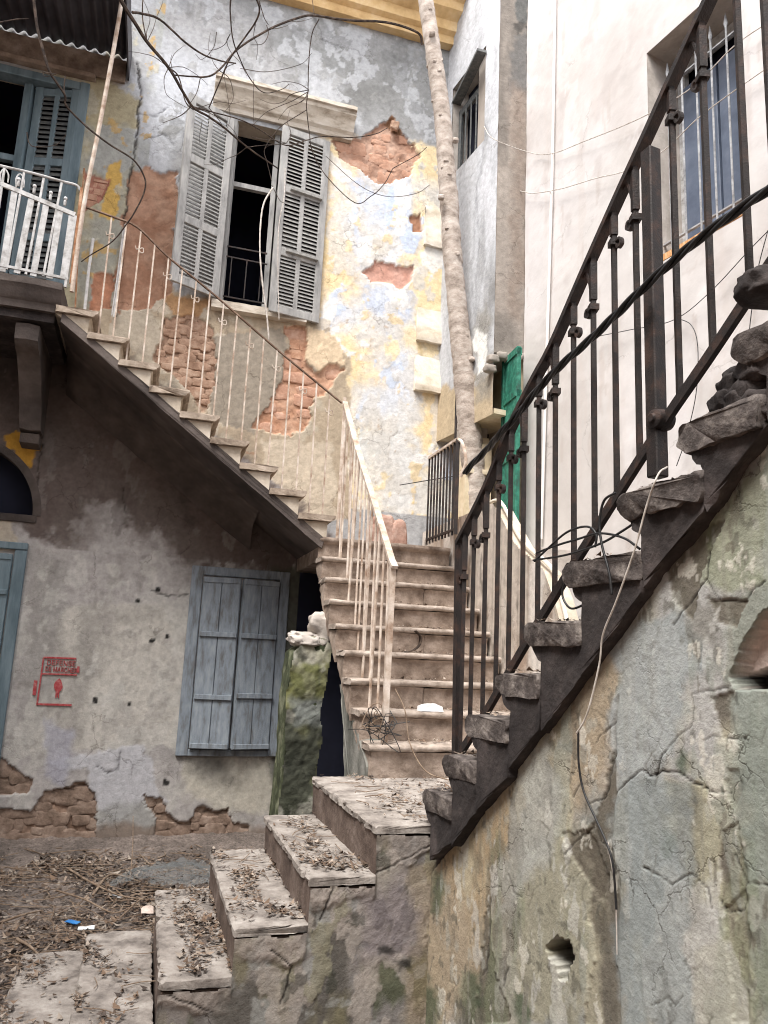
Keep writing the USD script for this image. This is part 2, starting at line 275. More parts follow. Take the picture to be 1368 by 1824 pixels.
# ---------------------------------------------------------------- walls: a fine relief sheet whose coats of paint and lost plaster follow outlines
RS, MG = 4, 400
RW, RH = (1368 + 2 * MG) // RS, (1824 + 2 * MG) // RS
def sdf(poly):
    im = Image.new('L', (RW, RH)); d = ImageDraw.Draw(im)
    for pl in (poly if isinstance(poly[0][0], (tuple, list)) else [poly]): d.polygon([((x + MG) / RS, (y + MG) / RS) for x, y in pl], fill=1)
    a = np.asarray(im) > 0
    return (ndimage.distance_transform_edt(a) - ndimage.distance_transform_edt(~a)) * RS
class Wall:
    """P: n x 3 points of the undisplaced sheet, uv: their wall coordinates in metres, ppm: photo pixels per metre there"""
    def __init__(self, P, uv, ppm, seed=0):
        self.P, self.uv, self.ppm, self.seed = P, np.column_stack([uv, np.zeros(len(uv))]), ppm, seed; self.mw = .62 * np.abs(uv[1, 0] - uv[0, 0])
        self.x, self.y = pix(P); self.n = {}
        self.wx = fbm(self.uv, 7., 4, seed + 31); self.wy = fbm(self.uv, 7., 4, seed + 57); self.wf = fbm(self.uv, 34., 3, seed + 77)
        self.col = None; self.d = np.zeros(len(P))
    def dist(self, poly, jag=9.):
        s = sdf(poly)
        x = self.x + self.wx * jag * 2.6; y = self.y + self.wy * jag * 2.6
        return ndimage.map_coordinates(s, [(y + MG) / RS, (x + MG) / RS], order=1, mode='nearest') + self.wf * jag * 1.1
    def base(self, c, f): self.f = f; self.col = np.tile(lin(c) * f, (len(self.P), 1))
    def coat(self, poly, c, soft=3., jag=9., alpha=1., thick=0.):
        k = np.clip(self.dist(poly, jag) / soft * .5 + .5, 0, 1); self.d += thick * k; k = (k * alpha)[:, None]
        self.col = self.col * (1 - k) + lin(c) * self.f * k
    def lost(self, poly, c, depth=.03, jag=9., rough=.008, c2=None):
        """plaster fallen off: the sheet steps back to the masonry behind"""
        sd = self.dist(poly, jag); k = np.clip(sd / (self.ppm * .012) + .5, 0, 1)
        self.d -= k * (depth + rough * 2 * (self.nz(16.) + .5 * self.nz(40.)))
        n = np.clip(self.nz(9.) * 2.4 + .5, 0, 1)[:, None]
        cc = lin(c) * (1 - n) + lin(c2 if c2 is not None else c) * n
        self.col = self.col * (1 - k[:, None]) + cc * self.f * k[:, None]
        lip = np.exp(-((sd + self.ppm * .012) / (self.ppm * .014)) ** 2) * .15       # the broken, paler edge of the coat
        self.col = self.col * (1 + lip[:, None] * .25)
        return sd
    def nz(self, sc, o=4, st=(1, 1), sd=0):
        key = (sc, o, st, sd)
        if key not in self.n: self.n[key] = fbm(self.uv * np.array([st[0], st[1], 1]), sc, o, self.seed + sd + int(sc * 10))
        return self.n[key]
    def blot(self, c, sc, lo, hi, alpha, st=(1, 1), sd=0, where=None):
        k = np.clip((self.nz(sc, 5, st, sd) * 2 - lo) / (hi - lo), 0, 1) * alpha
        if where is not None: k = k * where
        self.col = self.col * (1 - k[:, None]) + lin(c) * self.f * k[:, None]
    def flake(self, c, sc, thr, alpha=1., st=(1, 1), sd=0, where=None, thick=.0025):
        """scraps of an older coat still clinging, with crisp ragged edges and a little thickness"""
        f = self.nz(sc, 5, st, sd) + .12 * self.nz(sc * 6, 3, st, sd + 1)
        k = np.clip((f - thr) / .012 + .5, 0, 1) * alpha
        if where is not None: k = k * where
        self.d += thick * k; self.col = self.col * (1 - k[:, None]) + lin(c) * self.f * k[:, None]
    def crack(self, line, w=.006, depth=.012, c=(38, 34, 32), alpha=.9, jag=10.):
        ln = np.array(line, float); x = self.x + self.wx * jag + self.wf * jag * .5; y = self.y + self.wy * jag + self.wf * jag * .5
        dm = np.full(len(x), 1e9)
        for a, b in zip(ln[:-1], ln[1:]):
            t = np.clip(((x - a[0]) * (b[0] - a[0]) + (y - a[1]) * (b[1] - a[1])) / max(((b - a) ** 2).sum(), 1e-6), 0, 1)
            dm = np.minimum(dm, np.hypot(x - a[0] - t * (b[0] - a[0]), y - a[1] - t * (b[1] - a[1])))
        w = w * (1 + 1.2 * self.nz(14., 2)); thin = np.clip(w / self.mw, .15, 1); w = np.maximum(w, self.mw)
        k = np.clip(1.4 - dm / (self.ppm * np.maximum(w, .001)), 0, 1) * alpha * thin
        self.d -= depth * k; self.col = self.col * (1 - k[:, None]) + lin(c) * self.f * k[:, None]
def grid(us, vs, fr, keep=None):
    U, V = np.meshgrid(us, vs); P = np.stack([U.ravel(), V.ravel()], 1); nu, nv = len(us), len(vs)
    i = (np.arange(nv - 1)[:, None] * nu + np.arange(nu - 1)).ravel()
    F = np.vstack([np.column_stack([i, i + 1, i + nu + 1]), np.column_stack([i, i + nu + 1, i + nu])])
    if keep is not None:
        cu, cv = np.meshgrid((us[1:] + us[:-1]) / 2, (vs[1:] + vs[:-1]) / 2); k = keep(cu.ravel(), cv.ravel()); F = F[np.concatenate([k, k])]
    return P, F
def compact(V, F, C):
    u, inv = np.unique(F, return_inverse=True); return V[u], inv.reshape(F.shape), C[u]
def steps_in(lo, hi, st, extra=()):
    g = np.arange(lo, hi + st / 2, st)
    for x in extra: g[np.abs(g - x).argmin()] = x
    return g

# ================================================================ the ground
GC = thing('courtyard_ground', None, None); cd(stage.GetPrimAtPath(GC), None, None, None, 'structure')
us, vs = steps_in(-4.2, 3.2, .02), steps_in(1.2, 7.2, .02)
P2, F2 = grid(us, vs, None)
gp = np.stack([P2[:, 0], P2[:, 1], np.zeros(len(P2))], 1); gsq = np.stack([gp @ A, gp @ B], 1)
hz = .05 * fbm(gp, 1.5, 4, 5) + .035 * fbm(gp, 7, 4, 6) + .03 * fbm(gp, 28, 3, 7) + .07 * np.clip((gsq[:, 1] - 6.3) / .8, 0, 1) ** 1.5
gp[:, 2] = hz - .02
cb = lin((128, 117, 110)) * (1 + .9 * fbm(gp, 3, 4, 8)[:, None] + 1.0 * fbm(gp, 19, 4, 9)[:, None])
dk = np.clip(fbm(gp, 2.2, 4, 12) * 5 + .2, 0, 1)[:, None]; cb = cb * (1 - .45 * dk)
part('earth', (gp, F2), 'soil', GC, col=np.clip(cb, .01, 1))
part('outer_earth', box(lambda x, y, z: np.array([x, y, z]), -80, 80, -80, 80, -.4, -.1), 'mortar', GC)
def ground_z(p):
    i = int(np.clip(round((p[0] + 4.2) / .02), 0, len(us) - 1)); j = int(np.clip(round((p[1] - 1.2) / .02), 0, len(vs) - 1)); return gp[j * len(us) + i, 2]

# ================================================================ the old house (the wall across the court)
HO = thing('old_house', 'old stone house with flaking yellow, blue and grey plaster and louvred shutters', 'house')
def FA(s, z, d): return W(s, QA - d, z)           # d: out of the wall
WIN = (.33, 1.31, 4.86, 6.86); DOOR = (-2.5, -1.03, 4.34, 6.86); LOW = (.345, 1.195, .74, 2.30); ARC = (-1.62, 2.665, .60); SIDE = (-2.3, -1.06, -.1, 2.33)
us = steps_in(-2.7, 3.3, .0135, (WIN[0], WIN[1], DOOR[0], DOOR[1])); vs = steps_in(-.12, 8.62, .0135, (WIN[2], WIN[3], DOOR[2], DOOR[3]))
def keepA(u, v):
    k = np.ones(len(u), bool)
    for o in (WIN, DOOR): k &= ~((u > o[0]) & (u < o[1]) & (v > o[2]) & (v < o[3]))
    return k & ~((np.hypot(u - ARC[0], v - ARC[1]) < ARC[2]) & (v > ARC[1]))
P2, F2 = grid(us, vs, None, keepA)
P3 = np.array([0.]) + (A * P2[:, :1] + B * QA + Z * P2[:, 1:])
w = Wall(P3, P2, 190., 11)
hi = np.clip((P2[:, 1] - 3.2) / .3, 0, 1)
w.base((176, 176, 177), .80)
low = w.coat
FULL = [(-400, -400), (1768, -400), (1768, 2224), (-400, 2224)]
# upper part: layers of whitewash, blue and ochre
w.blot((205, 208, 214), 1.6, -.05, .25, .8); w.blot((140, 142, 142), 2.3, .12, .5, .7, (1, 1), 3); w.blot((120, 120, 118), 5., .25, .5, .5, (1.6, .6), 4)
w.coat([(540, 60), (790, 90), (790, 250), (640, 230), (560, 170)], (146, 147, 146), 40, 22, .75)
w.coat([(290, 60), (420, 110), (500, 190), (380, 190), (260, 300), (250, 190)], (204, 207, 213), 30, 20, .7)
w.coat([(600, 140), (700, 150), (690, 190), (620, 200)], (122, 122, 120), 16, 16, .6)
w.coat([(-400, 130), (175, 130), (250, 180), (205, 560), (150, 620), (-400, 620)], (186, 176, 148), 6, 8)
w.blot((170, 172, 166), 3., .0, .3, .7, (1, 1), 9, (P2[:, 0] < -.42) & (P2[:, 1] > 4.3))
w.coat([(185, 225), (240, 235), (242, 285), (215, 318), (188, 312), (163, 292)], (176, 177, 172), 2, 5, 1, .006)
w.coat([(198, 296), (215, 290), (216, 330), (205, 392), (178, 385), (190, 340)], (216, 178, 102), 2, 5)
w.coat([(575, 245), (800, 262), (800, 900), (570, 900), (540, 600)], (242, 220, 178), 10, 14)
ZR = np.clip((P2[:, 0] - 1.25) * 9, 0, 1) * np.clip((6.75 - P2[:, 1]) * 4, 0, 1) * (P2[:, 1] > 3)
w.blot((246, 234, 212), 2.4, -.1, .45, .85, (1, 1), 13, ZR)
for pl, c, al in (
    ([(640, 300), (735, 300), (745, 430), (700, 475), (640, 440), (606, 395), (586, 372), (610, 330)], (196, 210, 235), .9),
    ([(690, 330), (742, 330), (738, 420), (700, 440)], (208, 220, 240), .9),
    ([(610, 420), (690, 430), (650, 480), (645, 560), (600, 540)], (206, 208, 214), .9),
    ([(645, 515), (735, 490), (738, 590), (705, 600), (655, 575)], (196, 208, 230), .9),
    ([(600, 545), (650, 560), (620, 600), (585, 590)], (226, 226, 226), .8),
    ([(700, 590), (740, 560), (745, 720), (700, 700)], (216, 222, 232), .8),
    ([(640, 690), (690, 680), (690, 750), (650, 770)], (200, 202, 204), .7),
    ([(690, 690), (745, 700), (745, 900), (700, 900), (680, 800)], (222, 224, 226), .9),
    ([(655, 780), (680, 770), (680, 815), (655, 820)], (186, 204, 212), .9),
    ([(585, 290), (630, 300), (632, 330), (600, 350), (596, 440), (578, 440)], (243, 214, 166), .9),
    ([(580, 455), (622, 450), (628, 560), (570, 590), (566, 520)], (243, 216, 170), .9),
    ([(700, 690), (600, 640), (620, 600), (700, 620)], (243, 216, 168), .7)):
    w.coat(pl, c, 14, 22, al)
w.blot((238, 216, 172), 2.6, .1, .5, .7, (1, .8), 21, ZR); w.blot((216, 222, 233), 2., .05, .45, .85, (1, .8), 22, ZR)
w.blot((226, 224, 220), 3.2, .0, .45, .75, (1, .7), 24, ZR); w.blot((214, 210, 204), 9., .22, .4, .6, (1, 1), 23, ZR)
for c, sc, th, al, st, sd in (((242, 222, 180), 2.4, .14, .8, (1, .8), 41), ((206, 217, 235), 2.2, .13, .85, (1, .9), 42), ((240, 238, 235), 2.8, .1, .85, (1, .8), 43), ((216, 212, 206), 3.4, .12, .75, (1, .8), 44), ((230, 204, 154), 5., .24, .7, (1, .8), 45), ((190, 166, 140), 16., .29, .6, (1, .8), 46)):
    w.flake(c, sc, th, al, st, sd, ZR)
ZG = np.clip((P2[:, 1] - 4.95) * 3, 0, 1) * np.clip((P2[:, 0] + .42) * 20, 0, 1) * (1 - ZR)
w.flake((200, 202, 206), 3.2, .12, .7, (1, .8), 47, ZG); w.flake((140, 141, 141), 4.5, .17, .6, (1, .8), 48, ZG); w.flake((158, 158, 156), 9., .19, .6, (1, .8), 49, ZG)
ZL = (P2[:, 0] < -.42) * (P2[:, 1] > 4.3); w.flake((196, 190, 172), 6., .14, .8, (1, .6), 50, ZL); w.flake((206, 172, 112), 8., .2, .8, (1, .6), 51, ZL)
# beside the stair: beige undercoat, patches of brick and rubble
w.coat([(140, 560), (290, 515), (560, 575), (620, 640), (625, 930), (470, 930)], (184, 168, 146), 4, 8)
w.blot((200, 190, 172), 4., .1, .3, .7, (1, 1), 15, (P2[:, 0] > -.6) & (P2[:, 0] < 1.5) & (P2[:, 1] > 3) & (P2[:, 1] < 4.9))
ZS = (P2[:, 0] > -.6) * (P2[:, 0] < 1.45) * (P2[:, 1] < 4.9) * (P2[:, 1] > 2.6)
w.flake((208, 196, 178), 5., .13, .8, (1, .8), 52, ZS); w.flake((150, 136, 118), 7., .17, .7, (1, .7), 53, ZS); w.flake((186, 150, 122), 8., .21, .8, (1, .8), 54, ZS)
w.coat([(376, 600), (500, 585), (516, 660), (484, 720), (455, 775), (380, 745)], (160, 150, 136), 3, 6)
w.coat([(288, 522), (376, 537), (345, 572), (310, 562)], (188, 150, 112), 2, 4, 1, .004)
w.coat([(200, 540), (260, 545), (290, 600), (270, 640), (200, 610)], (196, 184, 166), 3, 6, 1, .004)
w.coat([(545, 580), (600, 600), (612, 652), (570, 660), (545, 640)], (222, 200, 170), 2, 5, 1, .006)
w.coat([(470, 780), (590, 790), (600, 930), (480, 930)], (206, 192, 172), 4, 8)
HOLES = []
def lost(*a, **k): HOLES.append((a[0], w.lost(*a, **k)))
lost([(234, 306), (312, 303), (320, 360), (300, 520), (268, 548), (212, 552), (204, 500), (222, 400)], (172, 130, 106), .02, 9, .012, (194, 156, 132))
lost([(155, 311), (196, 322), (178, 358), (150, 378)], (176, 122, 104), .022, 4, .004, (188, 138, 120))
lost([(171, 491), (201, 489), (196, 548), (163, 556)], (182, 132, 106), .02, 4, .004, (202, 144, 114))
w.coat([(252, 358), (270, 352), (275, 378), (262, 388), (250, 380)], (190, 150, 126), 2, 5)
lost([(298, 572), (340, 556), (382, 585), (386, 680), (370, 735), (330, 690), (278, 640)], (166, 136, 116), .032, 7, .014, (188, 160, 138))
lost([(515, 576), (546, 581), (540, 640), (562, 666), (600, 654), (612, 660), (586, 690), (556, 712), (540, 762), (520, 777), (455, 762), (470, 730), (500, 690), (514, 640)], (190, 144, 116), .026, 8, .012, (206, 166, 140))
lost([(597, 250), (650, 244), (690, 222), (703, 212), (720, 240), (748, 280), (732, 312), (700, 327), (680, 331), (650, 311), (622, 288)], (176, 136, 114), .03, 8, .016, (200, 166, 146))
lost([(648, 486), (670, 466), (700, 475), (739, 478), (735, 500), (716, 516), (690, 501), (660, 501)], (206, 156, 138), .024, 4, .005, (214, 170, 154))
lost([(735, 385), (750, 380), (748, 415), (736, 412)], (176, 130, 104), .022, 4, .004)
w.coat([(690, 222), (703, 210), (720, 240), (705, 238)], (140, 104, 78), 2, 4)
w.crack([(243, 110), (249, 160), (245, 240), (240, 260), (228, 330), (205, 560)], .010, .02, (52, 46, 42))
w.crack([(250, 200), (280, 205), (300, 190)], .004); w.crack([(260, 250), (290, 240), (310, 255)], .004); w.crack([(560, 30), (575, 70), (600, 80)], .004, .006)
for k in range(26):                                    # hairline cracks of the grey coat
    r = random.Random(k); x, y = r.uniform(255, 780), r.uniform(40, 235); ln = [(x, y)]
    for j in range(r.randint(3, 6)): x += r.uniform(-4, 16); y += r.uniform(-9, 12); ln.append((x, y))
    w.crack(ln, .0022, .004, (90, 88, 86), .7, 6)
for k in range(22):
    r = random.Random(100 + k); x, y = r.uniform(560, 745), r.uniform(330, 860); ln = [(x, y)]
    for j in range(r.randint(3, 5)): x += r.uniform(-9, 9); y += r.uniform(-4, 16); ln.append((x, y))
    w.crack(ln, .002, .004, (150, 120, 90), .6, 6)
# ground floor: grey limewash gone dark with damp and soot
gl = np.clip((3.05 - P2[:, 1] + .3 * w.nz(2.)) * 6, 0, 1)
w.coat([(-400, 560), (110, 560), (500, 868), (600, 1000), (640, 2224), (-400, 2224)], (186, 181, 178), 3, 2)
gnd = (P2[:, 1] < 4.0) & (P2[:, 0] < 1.6) & (w.dist([(-400, 560), (110, 560), (500, 868), (600, 1000), (640, 2224), (-400, 2224)], 2) > 0)
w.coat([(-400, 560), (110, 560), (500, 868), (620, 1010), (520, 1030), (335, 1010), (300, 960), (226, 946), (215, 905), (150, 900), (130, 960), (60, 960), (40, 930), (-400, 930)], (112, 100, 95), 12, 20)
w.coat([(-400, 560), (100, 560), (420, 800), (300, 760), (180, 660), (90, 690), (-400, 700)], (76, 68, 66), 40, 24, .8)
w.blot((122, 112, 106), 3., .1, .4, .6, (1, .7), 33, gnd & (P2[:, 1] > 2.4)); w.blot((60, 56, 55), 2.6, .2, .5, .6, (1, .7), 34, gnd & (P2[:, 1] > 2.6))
w.coat([(118, 1080), (270, 1068), (335, 1085), (322, 1330), (60, 1340), (95, 1200)], (208, 203, 194), 6, 12, .85)
w.coat([(150, 1080), (330, 1084), (332, 1110), (140, 1112)], (164, 160, 153), 12, 12, .5)
w.coat([(60, 990), (120, 1000), (100, 1250), (70, 1330), (30, 1340)], (162, 159, 154), 18, 14, .7)
w.blot((150, 146, 141), 3., .05, .5, .6, (1.3, .6), 35, gnd & (P2[:, 1] < 2.4)); w.blot((204, 201, 194), 5., .16, .3, .6, (1.2, .7), 36, gnd & (P2[:, 1] < 2.3)); w.blot((136, 131, 126), 11., .26, .45, .4, (1, .8), 37, gnd & (P2[:, 1] < 2.4))
w.flake((172, 167, 163), 3.0, .14, .35, (1, .7), 55, gnd * (P2[:, 1] < 2.7)); w.flake((208, 205, 199), 5., .17, .5, (1, .7), 56, gnd * (P2[:, 1] < 2.5)); w.flake((150, 143, 139), 6., .22, .35, (1, .6), 57, gnd); w.flake((92, 84, 80), 3., .17, .4, (1, .6), 58, gnd * (P2[:, 1] > 2.5))
w.coat([(212, 1335), (258, 1328), (275, 1400), (300, 1430), (255, 1435), (215, 1470), (175, 1440), (150, 1375), (80, 1360)], (204, 204, 209), 4, 10, .85, .004)
w.coat([(80, 1290), (128, 1300), (118, 1400), (84, 1380)], (176, 176, 190), 8, 8, .7)
w.coat([(330, 1350), (480, 1350), (490, 1450), (400, 1440), (330, 1420)], (208, 202, 186), 10, 12, .7)
w.coat([(170, 1440), (260, 1430), (290, 1500), (180, 1510)], (172, 172, 169), 10, 10, .8)
w.coat([(300, 1345), (360, 1340), (400, 1340), (420, 1400), (360, 1395)], (92, 90, 86), 22, 14, .7)
w.coat([(490, 1015), (640, 1000), (640, 1520), (484, 1520)], (96, 98, 86), 10, 14, .9)
w.coat([(-400, 1470), (200, 1475), (490, 1475), (490, 1560), (-400, 1560)], (134, 116, 102), 10, 10, .8)
lost([(-400, 1360), (0, 1345), (30, 1378), (58, 1392), (52, 1412), (-10, 1420), (-400, 1420)], (142, 116, 98), .028, 7, .012, (166, 140, 122))
lost([(-400, 1445), (60, 1440), (80, 1412), (150, 1398), (160, 1412), (172, 1470), (165, 1505), (-400, 1520)], (144, 118, 100), .032, 7, .016, (168, 142, 124))
lost([(256, 1420), (288, 1424), (292, 1448), (312, 1470), (335, 1472), (352, 1446), (372, 1446), (408, 1442), (412, 1468), (440, 1475), (440, 1500), (280, 1505), (280, 1460)], (146, 124, 108), .028, 7, .014, (170, 150, 134))
w.coat([(8, 776), (30, 770), (70, 782), (74, 800), (60, 806), (58, 832), (38, 824), (30, 806), (12, 800)], (196, 148, 62), 2, 4)
w.coat([(-100, 930), (20, 930), (25, 980), (-100, 985)], (196, 184, 166), 4, 8, .9)
w.crack([(74, 790), (70, 830), (66, 872)], .006, .01); w.crack([(170, 1366), (190, 1374), (208, 1368), (212, 1340)], .006, .01); w.crack([(219, 870), (220, 915)], .005, .008)
for cr in ([(308, 1472), (335, 1476), (352, 1450), (380, 1442), (408, 1444)], [(70, 1440), (100, 1412), (150, 1400)], [(130, 1470), (172, 1450)], [(270, 1050), (300, 1062), (335, 1060)]): w.crack(cr, .005, .012)
for x, y in ((230, 1256), (172, 1249), (248, 1070), (282, 1052), (299, 1135), (273, 1142), (294, 1393), (300, 1395)): w.coat([(x - 2, y - 2), (x + 3, y - 2), (x + 2, y + 3), (x - 2, y + 3)], (50, 48, 46), 1.5, 1)
edge = np.ones(len(P2))
for o in (WIN, DOOR): edge = np.minimum(edge, np.clip(np.hypot(np.maximum(np.maximum(o[0] - P2[:, 0], P2[:, 0] - o[1]), 0), np.maximum(np.maximum(o[2] - P2[:, 1], P2[:, 1] - o[3]), 0)) / .04, 0, 1))
w.d += .004 * w.nz(5.) + .012 * w.nz(1.3) + .004 * w.nz(26.); w.d *= edge
V = w.P - B * w.d[:, None]
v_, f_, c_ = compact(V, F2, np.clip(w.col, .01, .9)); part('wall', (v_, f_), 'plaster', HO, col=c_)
# courses of stone and brick laid bare where the plaster has gone
rg = np.random.RandomState(3)
def courses(hole, bw, bh, m, proud, name, zmin=None):
    s0 = hole; xs = np.array([p[0] for p in s0]); ys = np.array([p[1] for p in s0]); pts = [sq(aq(x, y, QA)) for x, y in s0 if x > -20]
    sa, sb = min(p[0] for p in pts), max(p[0] for p in pts); za, zb = min(p[2] for p in pts), max(p[2] for p in pts)
    pg = Polygon([(sq(aq(x, y, QA))[0], sq(aq(x, y, QA))[2]) for x, y in s0]).buffer(-.012)
    z = za; k = 0
    while z < zb:
        s = sa - (k % 2) * bw * .5 - rg.rand() * .04; h = bh * rg.uniform(.85, 1.12)
        while s < sb:
            l = bw * rg.uniform(.75, 1.2)
            cell = Polygon([(s + .003, z + .004 * rg.rand()), (s + l - .003, z + .004 * rg.rand()), (s + l - .003 - .006 * rg.rand(), z + h - .004), (s + .003 + .006 * rg.rand(), z + h - .003 - .004 * rg.rand())]).intersection(pg)
            for g in getattr(cell, 'geoms', [cell]):
                if g.geom_type == 'Polygon' and g.area > bw * bh * .12:
                    d = proud + rg.uniform(-.007, .007); t = rg.uniform(-.06, .06); u = rg.uniform(-.06, .06); cx, cz = g.centroid.x, g.centroid.y
                    g = g.simplify(.004)
                    part(name, prism(g, lambda x, y, dd: FA(x, y, dd if dd < -.05 else dd + t * (x - cx) + u * (y - cz)), -.07, d), m, HO)
            s += l
        z += h; k += 1
HP = [h[0] for h in HOLES]
def upper(pl, ymax): return [(x, min(y, ymax)) for x, y in pl]
courses(HP[1], .16, .07, 'red_sandstone', -.018, 'brick')
courses([(515, 576), (546, 581), (540, 640), (545, 655), (514, 652)], .13, .10, 'sandstone', -.020, 'brick')
# rubble where whole stones show
def rubble(poly, n, s0, m, seed, depth=-.03):
    r = np.random.RandomState(seed); pg = Polygon(poly).buffer(-3); done = 0; x0, y0, x1, y1 = pg.bounds; put = []
    for _ in range(4000):
        if done >= n: break
        x, y = r.uniform(max(x0, -10), x1), r.uniform(y0, y1)
        if not pg.contains(Point(x, y)): continue
        p = aq(x, y, QA); sz = s0 * r.uniform(.7, 1.3)
        if any(np.linalg.norm(p - o) < (sz + o2) * .68 for o, o2 in put): continue
        put.append((p, sz)); done += 1
        part('rubble_stone', rock(p - B * (depth - .004 - .008 * r.rand()), (sz * r.uniform(.9, 1.5), .026, sz * r.uniform(.6, .95)), seed * 50 + done, .34, 2, (A, B, Z)), m, HO, smooth=40)
rubble(HP[4], 12, .085, 'red_sandstone', 12, -.034); rubble(HP[3], 40, .06, 'brown_rock', 5); rubble(HP[5], 14, .075, 'red_sandstone', 6, -.036); rubble(HP[8], 16, .075, 'earth_rock', 7); rubble(HP[9], 40, .075, 'earth_rock', 8); rubble(HP[10], 30, .06, 'earth_rock', 9)
part('rubble_stone', rock(aq(703, 225, QA - .02), (.045, .035, .05), 4, .34, 3, (A, B, Z)), 'brown_rock', HO, smooth=40)

def room(s0, s1, z0, z1, dp, m, name, parent=HO, reveal=.22, rm='cream_stone'):
    fr = lambda x, y, z: W(x, QA + y, z); t = .03
    part(name, cat([box(fr, s0 - .3, s1 + .3, dp, dp + t, z0 - .2, z1 + .2), box(fr, s0 - .3 - t, s0 - .3, reveal, dp, z0 - .2, z1 + .2), box(fr, s1 + .3, s1 + .3 + t, reveal, dp, z0 - .2, z1 + .2), box(fr, s0 - .3, s1 + .3, reveal, dp, z1 + .2, z1 + .2 + t), box(fr, s0 - .3, s1 + .3, reveal, dp, z0 - .2 - t, z0 - .2)]), m, parent)
    o = .02
    part('reveal', cat([box(fr, s0 - .03, s0, .004, reveal, z0 - .03, z1 + .03), box(fr, s1, s1 + .03, .004, reveal, z0 - .03, z1 + .03), box(fr, s0, s1, .004, reveal, z1, z1 + .03), box(fr, s0, s1, .004, reveal, z0 - .03, z0), box(fr, s0 - .34, s0, reveal, reveal + .02, z0 - .24, z1 + .24), box(fr, s1, s1 + .34, reveal, reveal + .02, z0 - .24, z1 + .24), box(fr, s0, s1, reveal, reveal + .02, z1, z1 + .24), box(fr, s0, s1, reveal, reveal + .02, z0 - .24, z0)]), rm, parent)
room(*WIN, 1.6, 'room', 'dark_room'); room(*DOOR, 1.6, 'room', 'dark_room')

def louvre(hp, tip, z0, z1, parent, m, ms, rows, nsl, cols=2, t=.035, st=.075, mid=.045, split=None, name='shutter', tilt=.9):
    """a louvred leaf hinged on the upright at hp, its free edge at tip: frame, then each slat"""
    hp, tip = np.array(hp), np.array(tip); d = tip - hp; wd = np.linalg.norm(d); d /= wd; nrm = np.array([d[1], -d[0], 0]) if np.array([d[1], -d[0], 0]) @ B < 0 else np.array([-d[1], d[0], 0])
    fr = lambda x, y, z: hp + d * x + nrm * y + Z * z
    H = z1 - z0; rails = [z0 + H * k for k in rows]; ms_ = [chamfer(fr, 0, st, -t / 2, t / 2, z0, z1, .004), chamfer(fr, wd - st, wd, -t / 2, t / 2, z0, z1, .004)]
    cw = (wd - 2 * st - mid * (cols - 1)) / cols; rh = .075
    for k, r in enumerate(rails): ms_.append(chamfer(fr, st, wd - st, -t / 2 + .002, t / 2 - .002, max(z0, r - rh / 2), min(z1, r + rh / 2), .004))
    for c in range(1, cols): ms_.append(chamfer(fr, st + c * cw + (c - 1) * mid, st + c * (cw + mid), -t / 2 + .004, t / 2 - .004, z0, z1, .003))
    p = part(name, cat(ms_), m, parent)
    for k in range(len(rails) - 1):
        za, zb = rails[k] + rh / 2, rails[k + 1] - rh / 2; n = nsl
        for c in range(cols):
            x0 = st + c * (cw + mid)
            for i in range(n):
                zc = za + (zb - za) * (i + .5) / n; hgt = (zb - za) / n; sl = .012 + .002 * rg.rand(); tl = tilt * hgt * .5 + rg.uniform(-.002, .002)
                sec = [(-sl, tl + .003), (-sl, tl - .003), (sl, -tl - .003), (sl, -tl + .003)]   # leans: inner edge up, outer edge down
                V = np.array([fr(x, yy, zc + zz) for x in (x0, x0 + cw) for yy, zz in sec]); Fq = np.array([[0, 1, 2, 3], [7, 6, 5, 4], [0, 4, 5, 1], [1, 5, 6, 2], [2, 6, 7, 3], [3, 7, 4, 0]])
                part('slat', (V, Fq), ms, p)
    return fr, wd, p
def swung(x, y, hp, wd):                              # the free edge seen at a pixel: where a leaf of width wd from hp meets that ray
    best = min(np.arange(QA - .5, QA - .04, .004), key=lambda q: abs(np.linalg.norm((aq(x, y, q) - hp)[:2]) - wd) + (.0))
    P = aq(x, y, best); return np.array([P[0], P[1], hp[2]])
h1 = W(.335, QA - .05, 0); t1 = swung(318, 352, h1, .50)
fr, wd, p1 = louvre(h1, t1, 4.89, 6.83, HO, 'shutter_paint', 'slat_paint', (.02, .335, .66, .98), 14)
h2 = W(1.325, QA - .03, 0); t2 = W(.815, QA - .13, 0)
fr, wd, p2 = louvre(h2, t2, 4.82, 6.83, HO, 'shutter_paint', 'slat_paint', (.02, .32, .66, .98), 14)
part('shutter_bar', cat([bar(fr(.06, .03, z), fr(wd - .12, .03, z), .035, .03) for z in (4.82 + .33 * 2.0, 4.82 + .665 * 2.0)]), 'slat_paint', p2)
WF = part('window_frame', cat([bar(W(.80, QA + .1, 4.86), W(.80, QA + .1, 6.86), .05), bar(W(.33, QA + .12, 6.22), W(.84, QA + .12, 6.22), .05), bar(W(.36, QA + .03, 4.86), W(.36, QA + .03, 6.86), .05, .08)]), 'shutter_paint', HO)
g = [bar(aq(390, 526, QA + .03), aq(474, 541, QA + .03), .012), bar(aq(397, 437, QA + .03), aq(476, 452, QA + .03), .014), bar(aq(397, 455, QA + .03), aq(476, 471, QA + .03), .012), bar(aq(398, 437, QA + .03), aq(389, 530, QA + .03), .012)]
g += [bar(aq(x, y, QA + .03), aq(x - 6, y + 68, QA + .03), .01) for x, y in ((413, 459), (440, 464), (466, 469))]
part('window_guard', cat(g), 'iron', HO)
part('sill', worn([(-.05, -.03), (.20, -.05), (.20, .03), (-.05, .05)], lambda x, y, d: W(d, QA - .03 + x * .8, 4.83 + y), .28, 1.2, .004, .04, 3), 'lintel_stone', HO, smooth=40)
